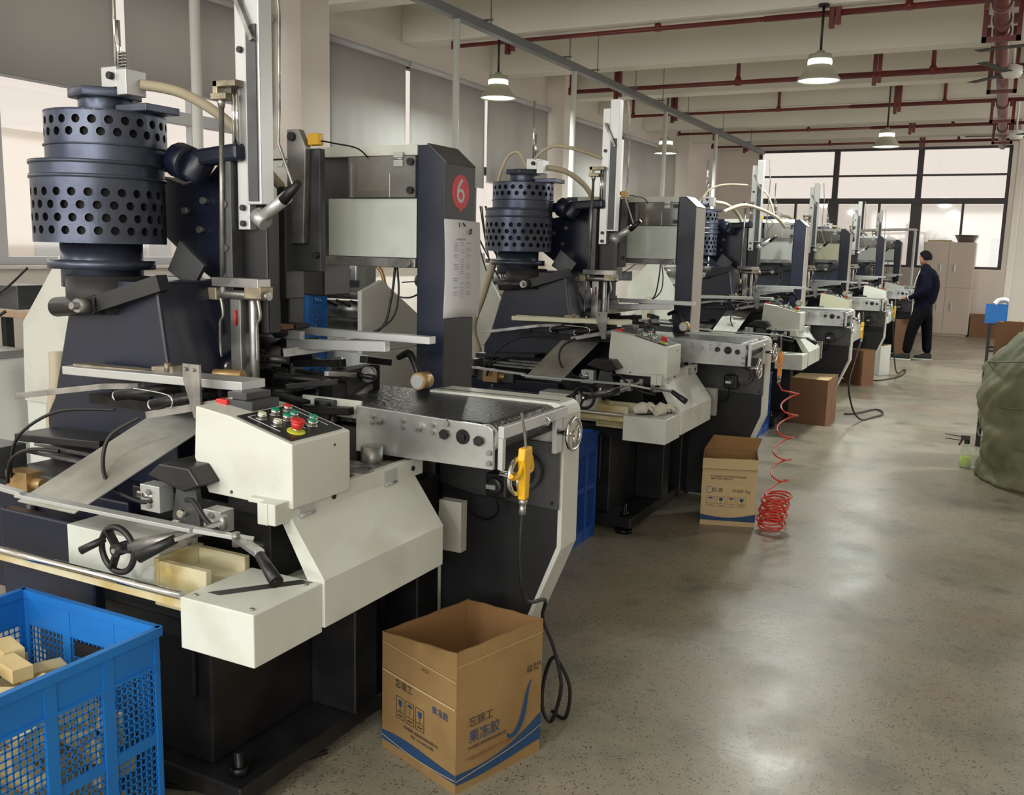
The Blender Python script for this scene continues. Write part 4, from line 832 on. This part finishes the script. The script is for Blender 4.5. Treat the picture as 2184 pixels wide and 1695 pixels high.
# ------------------------------------------------------------ blue crates
def crate(loc, sx, sy, h, label, rz=0.0, m_=bluep, group='blue plastic crates', cols=(3,4), detail=1):
    x, y, z = loc; r = thing('plastic_crate', loc, label, 'crate', group)
    t = .006; b = MB()
    b.box(x, x+sx, y, y+sy, z, z+.012)
    def side(P0, ux, L, nc, n):       # one wall: rim, ribs, mesh tiers
        nonlocal b
        ux = Vector(ux); P0 = Vector(P0); nv = Vector(n)
        def bx_(u0,u1,z0,z1,d0=0,d1=t):
            p = [P0+ux*u+nv*d+Vector((0,0,zz)) for zz in (z0,z1) for u,d in ((u0,d0),(u1,d0),(u1,d1),(u0,d1))]
            b.add(p, [(3,2,1,0),(4,5,6,7),(0,1,5,4),(1,2,6,5),(2,3,7,6),(3,0,4,7)], False)
        solid = [(0,.07),(h*.47,h*.52),(h-.10,h)]
        if detail == 0: bx_(0,L,0,h); return
        for a, c in solid: bx_(0,L,a,c)
        bx_(-.008,L+.008,h-.022,h+.002,-.004,.014); bx_(.002,L-.002,h-.105,h-.097,.004,.012)
        pw = L/nc
        for k in range(nc+1): bx_(max(.001,k*pw-.016),min(L-.001,k*pw+.016),.001,h-.024,-.0012,.010)
        for za, zb in ((.07,h*.47),(h*.52,h-.10)):
            nz = max(2,int((zb-za)/.0185)); 
            for q in range(1,nz): bx_(0,L,za+(zb-za)*q/nz-.0018,za+(zb-za)*q/nz+.0018,.001,.004)
            nu = max(2,int(L/.0165))
            for q in range(1,nu): bx_(L*q/nu-.0018,L*q/nu+.0018,za,zb,.001,.004)
    side((x,y,z),(1,0,0),sx,cols[0],(0,-1,0)); side((x+sx,y,z),(0,1,0),sy,cols[1],(1,0,0)); side((x+sx,y+sy,z),(-1,0,0),sx,cols[0],(0,1,0)); side((x,y+sy,z),(0,-1,0),sy,cols[1],(-1,0,0))
    b.build('crate_shell', m_, r)
    if detail: MB().box(x+sx*.40,x+sx*.66,y+sy-.004,y+sy+.0075,z+h-.150,z+h-.108).build('handle_slot', hole, r)
    return r
crate((-2.408,.85,0), .532, .80, .60, 'blue mesh crate full of small carton boxes in the lower left corner', cols=(3,5))
crate((-2.335,4.24,0), .40, .58, .604, 'blue mesh crate on the floor behind the nearest conveyor', m_=blueb, cols=(3,4))
crate((-2.17,8.08,0), .38, .6, .55, 'blue mesh crate on the floor behind the second conveyor', m_=blueb, cols=(2,3))
k = 0
for x, y, z, h in ((-3.78,3.98,0,.5),(-3.78,3.98,.503,.5),(-3.78,3.98,1.006,.47)):
    crate((x,y,z), .33, .36, h, ['bottom crate of the blue stack behind the nearest machine','middle crate of the blue stack behind the nearest machine','top crate of the blue stack, seen left of the white roller machine'][k], m_=bluep, cols=(3,2)); k += 1
crate((-3.38,2.95,.0), .45, .40, .52, 'lower blue crate glimpsed under the rails of the nearest machine', cols=(3,2)); crate((-3.38,2.95,.523), .45, .40, .52, 'upper blue crate glimpsed under the rails of the nearest machine', cols=(3,2))
crate((-5.02,8.0,.802), .42, .36, .13, 'flat blue crate on the work table behind the second turret', cols=(2,2), detail=0); crate((-5.02,8.0,.94), .42, .36, .12, 'upper flat blue crate on the table behind the second turret', cols=(2,2), detail=0)
crate((-.15,15.35,.70), .34, .5, .26, 'small blue crate on the far black stand, white bag on top', cols=(2,3), detail=0)
random.seed(11); n = 0
pos = ['at the back', 'at the back by the mesh', 'against the mesh', 'in the middle of the pile', 'across another block', 'tilted on its edge', 'at the crate rim', 'at the front of the pile', 'lying flat on top', 'deep in the pile', 'next to the handle slot', 'half buried', 'in the left part']
proto = None
BLAB = ['pale carton block at the back left of the crate pile', 'carton block lying flat below the handle slot of the crate', 'carton block tilted slightly in the middle of the crate pile', 'carton block turned diagonally near the right mesh of the crate', 'carton block standing crosswise in the back right corner of the crate',
 'carton block leaning forwards at the left picture edge in the crate', 'carton block lying across the front of the visible pile', 'carton block close to the right rim of the crate', 'steeply tilted carton block at the front left of the crate']
BL = [(-2.30,1.42,.47,.3,0),(-2.16,1.44,.485,-.2,0),(-2.20,1.33,.49,.1,.1),(-2.06,1.36,.46,.8,.2),(-2.02,1.50,.44,1.2,0),(-2.30,1.25,.48,-.9,.15),(-2.17,1.20,.485,-.6,-.1),(-2.05,1.22,.45,.3,0),(-2.31,1.08,.475,.6,.2),(-2.20,1.05,.47,-.4,0),(-1.97,1.30,.43,.1,.3),(-2.10,1.08,.45,1.0,0),(-2.34,1.54,.43,.1,0),(-2.20,1.55,.42,1.3,.1),(-1.99,1.43,.475,.2,.1),(-2.27,1.50,.485,-.3,0),(-1.96,1.45,.42,1.5,0),(-1.97,1.1,.42,.2,0),(-2.10,1.55,.40,.4,.4),(-2.3,.95,.46,.9,0),(-2.1,.95,.44,-.3,0)]
for lvl in (.36,.28,.20,.12,.04):
    for i in range(16): BL.append((-2.31+.118*(i%4)+random.uniform(-.012,.012), .93+.205*(i//4)+random.uniform(-.02,.02), lvl, random.choice((0,1.57))+random.uniform(-.3,.3), random.uniform(-.1,.1)))
for (x, y, z, a, tl) in BL:
    if proto is None:
        proto = MB().box(-.055,.055,-.026,.026,-.018,.018).build('carton_block', mat('block_card', (220,198,148), .7, rgb2=(204,178,124), nscale=9), None, bevel=.001); o = proto
        pass
    else: o = proto.copy(); COL.objects.link(o)
    o.location = (x, y, z+.02); o.rotation_euler = (tl, tl*.6, a); o['kind'] = ''
    del o['kind']
    q = BLAB[n] if n < len(BLAB) else 'small pale brown carton block buried in the pile inside the blue crate'
    tag(o, q, 'carton block', 'small carton blocks filling the blue crate'); n += 1
# gloves on the second machine
gx, gy, gz = -1.62, 4.80, .728
g = thing('work_gloves', (gx,gy,gz), 'crumpled pale work gloves on the cream housing of the second machine', 'gloves')
for j, (dx, dy, a0) in enumerate(((-.045,.0,.3),(.05,.03,1.2))):
    m = MB(); m.tube([(gx+dx-.045*math.cos(a0),gy+dy-.045*math.sin(a0),gz+.02),(gx+dx,gy+dy,gz+.035),(gx+dx+.03*math.cos(a0),gy+dy+.03*math.sin(a0),gz+.028)], [.022,.034,.026], 10, 4)
    for k in range(5):
        a = a0-.7+k*.36; bx0 = Vector((gx+dx+.02*math.cos(a), gy+dy+.02*math.sin(a), gz+.03)); e = bx0+Vector((math.cos(a)*.055, math.sin(a)*.055, .02*math.sin(k*2.1)))
        m.tube([bx0, (bx0+e)/2+Vector((0,0,.016)), e], [.012,.011,.008], 8, 4)
    m.build('glove', cloth, g)
# vacuum hoses of the second turret
tag(MB().tube([(-2.67,5.33,2.10),(-2.72,5.3,2.19),(-2.80,5.3,2.15),(-2.86,5.3,1.99),(-2.90,5.35,1.80)], .011, 8, 8).build('turret_hose', hosem), 'pale hose arching left of the second turret', 'hose', 'pale hoses on the second turret')
tag(MB().tube([(-2.66,5.34,2.08),(-2.58,5.3,2.17),(-2.48,5.3,2.22),(-2.38,5.3,2.21),(-2.28,5.4,2.18),(-2.18,5.5,2.14)], .011, 8, 8).build('turret_hose', hosem), 'pale hose arching right from the second turret to the lifting column', 'hose', 'pale hoses on the second turret')
tag(MB().tube([(-2.90,5.35,1.52),(-2.95,5.3,1.30),(-3.02,5.3,1.10),(-2.98,5.3,.95),(-2.95,5.35,.80)], .026, 10, 8).build('suction_hose', hosem), 'thick pale hose hanging down left of the second turret', 'hose')
tag(MB().tube([(-2.3,8.6,1.98),(-2.2,9.0,2.06),(-2.0,9.3,1.98),(-1.97,9.75,1.88)], .016, 8, 8).build('suction_hose', hosem), 'pale hose sloping between the second and third machines', 'hose')
tag(MB().tube([(-2.75,9.1,1.95),(-2.6,9.2,2.22),(-2.35,9.3,2.27),(-2.1,9.35,2.2),(-2.0,9.4,1.95)], .010, 8, 8).build('suction_hose', hosem), 'thin hose arching over the third machine before the far window', 'hose')
# ------------------------------------------------------------ gluing machines and tables of the row behind
def glue_machine(x, y, label):
    r = thing('gluing_machine', (x,y,0), label, 'machine', 'white gluing machines behind the row')
    MB().box(x-.45,x+.45,y+.03,y+.82,.0,.78).build('cabinet', white, r, bevel=.01)
    for dy in (0,.82): MB().prism([(x-.42,.78),(x-.40,1.18),(x-.10,1.52),(x+.02,1.56),(x+.05,1.40),(x+.28,1.05),(x+.28,.78)], 'y', y+dy, y+dy+.03).build('side_plate', cream, r, bevel=.003)
    for dx, z, rr in ((-.05,1.35,.07),(.08,1.12,.09),(-.15,1.0,.05),(.0,.92,.06)): MB().cyl((x+dx,y+.03,z),(x+dx,y+.82,z),rr,n=18).build('roller', steel, r)
    MB().box(x-.05,x+.52,y+.05,y+.80,.78,.84).box(x+.3,x+.5,y+.1,y+.7,.84,.93).build('feed_board', alu, r, bevel=.003)
    mo = MB().box(x-.62,x-.40,y-.02,y+.14,1.24,1.36).cyl((x-.62,y+.06,1.30),(x-.68,y+.06,1.30),.05,n=16).build('drive_motor', mgrey, r, bevel=.005)
    MB().box(x-.63,x-.58,y-.025,y+.145,1.25,1.35).build('motor_cap', dgrey, mo)
    MB().tube([(x-.60,y+.05,1.22),(x-.7,y-.02,1.15),(x-.9,y,1.17),(x-1.0,y,1.3)], .008, 6, 5).tube([(x-.3,y-.03,1.45),(x-.5,y-.05,1.32),(x-.8,y,1.28)], .006, 6, 5).build('cables', rubber, r)
    MB().tube([(x-.12,y-.03,1.05),(x-.10,y-.05,.9),(x-.14,y-.05,.7),(x-.12,y-.03,.5)], .035, 10, 5).build('ribbed_hose', hosem, r)
    return r
glue_machine(-3.93, 3.05, 'white gluing machine with cream cheek plate at the left edge, behind the turret column')
glue_machine(-3.95, 7.05, 'white gluing machine behind the second turret')
glue_machine(-3.75, 11.2, 'white gluing machine seen through the gantry of the second machine')
glue_machine(-3.75, 15.0, 'white gluing machine far behind the third machine')
def table(x0, x1, y0, y1, z, label):
    r = thing('work_table', ((x0+x1)/2,(y0+y1)/2,0), label, 'table', 'work tables behind the machines')
    MB().box(x0,x1,y0,y1,z-.04,z).build('table_top', wood, r, bevel=.004)
    for x in (x0+.04,x1-.04):
        for y in (y0+.04,y1-.04): MB().box(x-.025,x+.025,y-.025,y+.025,0,z-.04).build('leg', dgrey, r)
    return r
table(-5.6, -4.42, 3.32, 3.85, 1.20, 'wooden work table below the left window at the left edge')
table(-5.5, -4.56, 7.7, 9.1, .80, 'wooden work table beside the gluing machine behind the second turret')
table(-4.1, -2.95, 13.0, 14.2, .9, 'wooden table far behind the third machine')
# white roller machine seen under the gantry of the nearest machine
x, y = -3.72, 4.42; r = thing('roller_coater', (x,y,0), 'white roller coater seen under the gantry of the nearest machine', 'machine')
MB().box(x-.25,x+.50,y,y+.7,.0,.98).build('cabinet', white, r, bevel=.01)
for dx in (-.2,.47): MB().prism([(y-.05,.98),(y-.05,1.34),(y+.15,1.40),(y+.6,1.15),(y+.7,.98)], 'x', x+dx, x+dx+.03).build('cheek_plate', white, r, bevel=.004)
for yy, z, rr in ((.05,1.32,.035),(.15,1.22,.05),(.3,1.18,.045),(.42,1.10,.05)): MB().cyl((x-.17,y+yy,z),(x+.47,y+yy,z),rr,n=16).build('roller', steel, r)
m = MB()
for kk in range(6): m.cyl((x-.1+kk*.10,y-.02,1.28),(x-.1+kk*.10,y+.35,1.16),.008,n=8)
m.box(x-.17,x+.47,y-.06,y-.03,1.36,1.40); m.build('finger_bar', dgrey, r)
MB().box(x+.1,x+.35,y+.1,y+.3,1.34,1.55).build('tank', plate, r, bevel=.004); MB().tube([(x+.34,y+.2,1.53),(x+.46,y+.2,1.45),(x+.49,y+.2,1.3)],.012,8,5).build('copper_pipe', brass, r)
MB().cyl((x-.12,y-.06,1.40),(x-.12,y-.06,1.46),.012,.03,n=10).cyl((x+.40,y-.06,1.40),(x+.40,y-.06,1.46),.012,.03,n=10).build('clamp_knob', black, r)
tag(MB().tube([(-4.95,2.79,.90),(-4.75,2.785,.96),(-4.60,2.785,.995),(-4.50,2.785,.99),(-4.52,2.785,.93),(-4.58,2.785,.86)], .010, 8, 5).build('strap', pinkm), 'pink strap hanging over the gluing machine at the left edge', 'strap')
# cable bundle hanging right of the number six tower
m = MB(); random.seed(5)
for k in range(7):
    yy = 7.0+random.uniform(-.1,.1); x0 = -4.0+random.uniform(-.1,.1); m.tube([(x0,yy,1.95),(x0+.05,yy,1.7+.05*k%.2),(x0+.1+.02*k,yy,1.5),(x0+.14+.03*k,yy,1.35)], .006, 6, 5)
tag(m.build('cable_bundle', rubber), 'bundle of thin black cables hanging between the nearest tower and the second turret', 'cable')
r = thing('paste_unit', (-4.9,3.0,0), 'white rounded paste unit at the left edge below the table with the motor', 'machine')
MB().box(-5.5,-4.42,2.80,3.26,.0,.98).build('housing', white, r, bevel=.05, seg=4); MB().box(-5.4,-4.5,2.82,3.2,.981,1.02).build('lid', alu, r, bevel=.004)
for xx in (-4.75,-4.6): MB().cyl((xx,2.9,1.02),(xx,2.9,1.05),.006,n=8).cyl((xx,2.9,1.05),(xx,2.9,1.062),.018,n=10).build('wing_nut', black, r)
# ------------------------------------------------------------ far end: cabinet, basin, pipe frame
r = thing('locker_cabinet', (-1.03,22.2,0), 'tall beige metal cabinet standing at the far wall behind the worker', 'cabinet')
MB().box(-1.51,-.52,21.85,22.35,.04,1.96).box(-1.48,-.55,21.88,22.35,0,.04).build('cabinet_body', beige, r, bevel=.006)
for a, b, z0, z1 in ((-1.50,-1.02,1.02,1.95),(-1.01,-.53,1.02,1.95),(-1.50,-1.02,.06,1.01),(-1.01,-.53,.06,1.01)):
    d = MB().box(a,b,21.838,21.85,z0,z1).build('cabinet_door', beige, r, bevel=.003)
    hx = b-.13 if a < -1.2 else a+.13
    zz = 1.42 if z0 > 1 else .62
    MB().box(hx-.012,hx+.012,21.815,21.838,zz-.08,zz+.08).build('door_handle', alu, d, bevel=.002)
r = MB().lathe([(.0,.0),(.15,.0),(.22,.14),(.235,.145),(.23,.15),(.145,.012),(.0,.012)], (-.72,22.05,1.962), 32).build('basin', tin, origin=(-.72,22.05,1.962)); tag(r, 'dented metal basin on top of the beige cabinet', 'basin')
r = MB().tube([(-1.45,22.0,1.982),(-1.2,22.02,1.99),(-1.05,22.0,1.983),(-1.0,22.05,1.99)], .018, 8, 5).build('folded_cloth', cardp); tag(r, 'flat folded rag lying on the cabinet top left of the basin', 'rag')
r = MB().tube([(-2.9,21.2,2.15),(-1.75,21.2,2.19),(-1.66,21.2,2.14),(-1.65,21.2,1.9),(-1.65,21.2,0)], .028, 10, 4).build('pipe_frame', white); tag(r, 'white pipe bend standing before the far window left of the cabinet', 'pipe')
# ------------------------------------------------------------ right edge: stands, sack, sprayer
def stand(x0, x1, y0, y1, h, label):
    r = thing('steel_stand', ((x0+x1)/2,(y0+y1)/2,0), label, 'stand', 'black steel stands at the right edge')
    for x in (x0,x1):
        for y in (y0,y1): MB().box(x-.02,x+.02,y-.02,y+.02,0,h).build('leg', black, r, bevel=.002)
    m = MB().box(x0-.02,x1+.02,y0-.02,y1+.02,h,h+.02)
    m.build('top_plate', black, r, bevel=.002)
    MB().box(x0,x1,y0-.01,y0+.01,h*.42,h*.46).box(x0,x1,y1-.01,y1+.01,h*.42,h*.46).box(x0-.01,x0+.01,y0,y1,h*.42,h*.46).box(x0-.01,x0+.01,y0,y1,h*.5,h*.53).build('cross_brace', black, r)
    return r
stand(-.045, -.0+.30, 9.0, 9.5, .66, 'near black steel stand behind the green sack')
stand(-.08, .34, 15.3, 16.0, .68, 'far black steel stand carrying the small blue crate')
tag(MB().tube([(-.05,15.55,.965),(.0,15.6,1.02),(.1,15.6,1.03),(.16,15.6,.97)], [.03,.04,.04,.02], 8, 5).build('plastic_bag', white), 'white plastic bag on the small blue crate at the right', 'bag')
def sack(c, R, H, label, seed):
    random.seed(seed); r = thing('woven_sack', (c[0],c[1],0), label, 'sack', 'green woven sacks'); m = MB(); m.smooth = True; n = 110; L = 70; vs = []
    for i in range(L+1):
        t = i/L; z = H*t
        rr = R*(.86+.14*math.sin(t*PI*1.0))*(1.0 if t < .75 else 1-(t-.75)**1.5*2.6)
        if i == 0: rr *= .93
        for k in range(n):
            a = 2*PI*k/n
            f = .030*math.sin(a*3+t*7)+.022*math.sin(a*5-t*17)+.020*abs(math.sin(t*15+2.2*math.sin(a*2+t*3)))+.010*math.sin(a*13+t*16)+.007*math.sin(a*23-t*40)-.03*math.exp(-((t*3.1+.25*math.sin(a*2))%1-.5)**2*60)
            f += .10*math.exp(-t*9)
            fr = rr*(1+f*1.5)
            vs.append((c[0]+fr*math.cos(a), c[1]+fr*math.sin(a), max(0,z+.02*math.sin(a*2+t*4)*t)))
    m.add(vs, [(i*n+k, i*n+(k+1)%n, (i+1)*n+(k+1)%n, (i+1)*n+k) for i in range(L) for k in range(n)], True); m.add(vs[-n:], [tuple(range(n))], True)
    m.build('sack_body', sackm, r)
    m = MB()
    for zz, ph in ((.32,0),(.58,1),(.84,2.2)):
        m.tube([(c[0]+R*1.0*math.cos(a)*(1.02 if zz < .7 else .98), c[1]+R*1.0*math.sin(a)*(1.02 if zz < .7 else .98), zz*H+.05*math.sin(a+ph)) for a in [k*2*PI/30 for k in range(31)]], .006, 6)
    m.build('binding_cord', MT['woven_sack'], r)
    return r
sack((.40,7.72), .44, 1.08, 'big dark green woven sack standing at the right edge of the picture', 2)
r = thing('spray_bottle', (-.115,8.0,0), 'small clear spray bottle with black trigger and yellow liquid on the floor by the sack', 'bottle'); x, y = -.115, 8.0
MB().lathe([(.0,.0),(.04,.0),(.045,.02),(.045,.12),(.03,.16),(.016,.175),(.016,.19)], (x,y,0), 20).build('bottle_body', cleard, r)
MB().lathe([(.0,.005),(.037,.005),(.038,.09),(.0,.09)], (x,y,0), 20).build('liquid', greenl, r)
MB().cyl((x,y,.188),(x,y,.215),.02,n=14).box(x-.045,x+.02,y-.014,y+.014,.215,.25).bar((x-.03,y,.225),(x-.055,y,.17),.01,.014).build('trigger_head', black, r, bevel=.003)
MB().cyl((x-.04,y,.24),(x-.16,y,.25),.0035,n=6).cyl((x-.04,y,.21),(x-.155,y,.215),.0035,n=6).build('straw', rubber, r)
# ------------------------------------------------------------ the worker
def skinned(name, chains, m_, parent, org, root=0, sub=2, branch=None):
    """chains: list of lists of (x,y,z,rx,ry); chains may start with an integer index of an existing vertex"""
    V = []; E_ = []; Rr = []
    for ch in chains:
        prev = None
        for p in ch:
            if isinstance(p, int): prev = p; continue
            V.append(Vector(p[:3])-Vector(org)); Rr.append((p[3], p[4] if len(p) > 4 else p[3]))
            if prev is not None: E_.append((prev, len(V)-1))
            prev = len(V)-1
    me = bpy.data.meshes.new(name); me.from_pydata([tuple(v) for v in V], E_, []);
    o = bpy.data.objects.new(name, me); COL.objects.link(o); o.parent = parent; me.materials.append(m_)
    o.modifiers.new('skin', 'SKIN').use_smooth_shade = True
    for i, q in enumerate(Rr): me.skin_vertices[0].data[i].radius = q; me.skin_vertices[0].data[i].use_root = (i == root)
    s = o.modifiers.new('sub', 'SUBSURF'); s.levels = sub; s.render_levels = sub
    return o
px_, py_ = -1.07, 16.2
W_ = thing('person', (px_,py_,0), 'worker in a dark navy jacket and black trousers standing at the fifth machine', 'person')
O = (px_,py_,0)
def P(dx, dy, z, *r): return (px_+dx, py_+dy, z)+r
# facing -X (towards the machines), slight lean
body = skinned('body', [[P(.02,0,.92,.15,.16), P(.03,0,1.06,.145,.15), P(.05,0,1.22,.15,.17), P(.05,0,1.38,.14,.18), P(.01,0,1.46,.07,.08), P(-.02,0,1.52,.055,.055)],
    [3, P(.05,-.20,1.37,.068), P(.06,-.25,1.14,.055), P(-.14,-.20,1.0,.042), P(-.20,-.14,.98,.034)],
    [3, P(.05,.20,1.37,.068), P(.06,.25,1.14,.055), P(-.14,.18,1.0,.042), P(-.20,.08,.98,.034)],
    [0, P(.0,-.09,.84,.105), P(-.10,-.12,.50,.072), P(-.15,-.13,.10,.052)],
    [0, P(.06,.09,.84,.105), P(.10,.10,.50,.072), P(.14,.10,.10,.052)]], jacket, W_, O)
skinned('trousers', [[P(.03,0,.90,.150,.160), P(.02,0,.86,.14,.15)], [1, P(-.01,-.09,.78,.120), P(-.11,-.12,.48,.090), P(-.16,-.13,.11,.072)], [1, P(.06,.09,.78,.112), P(.10,.10,.48,.086), P(.13,.10,.11,.072)]], trous, W_, O)
skinned('jacket', [[P(.02,0,.86,.185,.19), P(.04,0,1.06,.185,.19), P(.075,0,1.24,.19,.20), P(.07,0,1.37,.165,.20), P(.02,0,1.465,.085,.10)],
    [3, P(.05,-.20,1.36,.092), P(.07,-.27,1.13,.080), P(-.10,-.22,1.02,.062)], [3, P(.05,.20,1.36,.092), P(.07,.27,1.13,.080), P(-.10,.20,1.02,.062)]], jacket, W_, O)
MB().tube([P(-.06,-.19,1.42), P(-.10,-.235,1.28), P(-.125,-.225,1.15)], .005, 6, 5).build('jacket_stripe', white, W_)
# head
hd = skinned('head', [[P(-.02,0,1.50,.055), P(-.035,0,1.56,.068,.066), P(-.03,0,1.62,.088,.078), P(-.025,0,1.665,.075,.068)], [1, P(-.075,0,1.555,.036,.036)]], skin, W_, O)
MB().cyl(P(-.10,0,1.615), P(-.128,0,1.590), .008, .014, n=8).build('nose', skin, hd)
for s in (-1,1):
    MB().lathe([(0,-.011),(.010,-.005),(.010,.005),(0,.011)], P(-.104,s*.030,1.622), 10).build('eye', hairm, hd)
    MB().lathe([(0,-.032),(.010,-.02),(.014,0),(.010,.02),(0,.03)], P(-.015,s*.083,1.605), 10).build('ear', skin, hd)
MB().bar(P(-.106,-.022,1.556), P(-.106,.022,1.556), .006, .006).build('mouth', MT['cardboard_brown'], hd)
hr = MB(); hr.smooth = True; vs = []; n = 24; L = 10
for i in range(L+1):
    ph = i/L*PI*.62
    for k in range(n):
        a = 2*PI*k/n; front = max(0, -math.cos(a)); e = ph*(1-.52*front)
        bump = 1+.03*math.sin(a*9+i)
        vs.append(P(-.015+.102*math.sin(e)*math.cos(a)*bump, .090*math.sin(e)*math.sin(a)*bump, 1.622+.108*math.cos(e)*bump))
hr.add(vs, [(i*n+k, i*n+(k+1)%n, (i+1)*n+(k+1)%n, (i+1)*n+k) for i in range(L) for k in range(n)], True).build('hair', hairm, W_)
for s, hy, hxx in ((-1,-.13,-.215),(1,.065,-.215)):
    ch = [[P(hxx,hy,.98,.026,.018), P(hxx-.05,hy+.01*s,.975,.030,.016)]]
    for k in range(4): ch.append([1, P(hxx-.075,hy-.024+.016*k,.972,.010), P(hxx-.105+.006*abs(k-1),hy-.026+.017*k,.962,.009), P(hxx-.115+.008*abs(k-1),hy-.024+.016*k,.942,.008)])
    ch.append([0, P(hxx-.03,hy+.035*(-s),.985,.011), P(hxx-.065,hy+.040*(-s),.975,.009)])
    skinned('hand', ch, skin, W_, O)
MB().cyl(P(-.185,-.15,.985), P(-.175,-.155,.99), .045, n=16).build('cuff', white, W_)
for dx, dy in ((-.17,-.13),(.13,.10)):
    s = MB().prism([(px_+dx-.20,.03),(px_+dx-.19,.065),(px_+dx-.08,.095),(px_+dx-.03,.12),(px_+dx+.07,.12),(px_+dx+.08,.03)], 'y', py_+dy-.045, py_+dy+.045).build('shoe', shoem, W_, bevel=.02, seg=3)
    MB().prism([(px_+dx-.205,.0),(px_+dx-.205,.03),(px_+dx+.085,.03),(px_+dx+.085,.0)], 'y', py_+dy-.048, py_+dy+.048).build('shoe_sole', sole, s, bevel=.008)
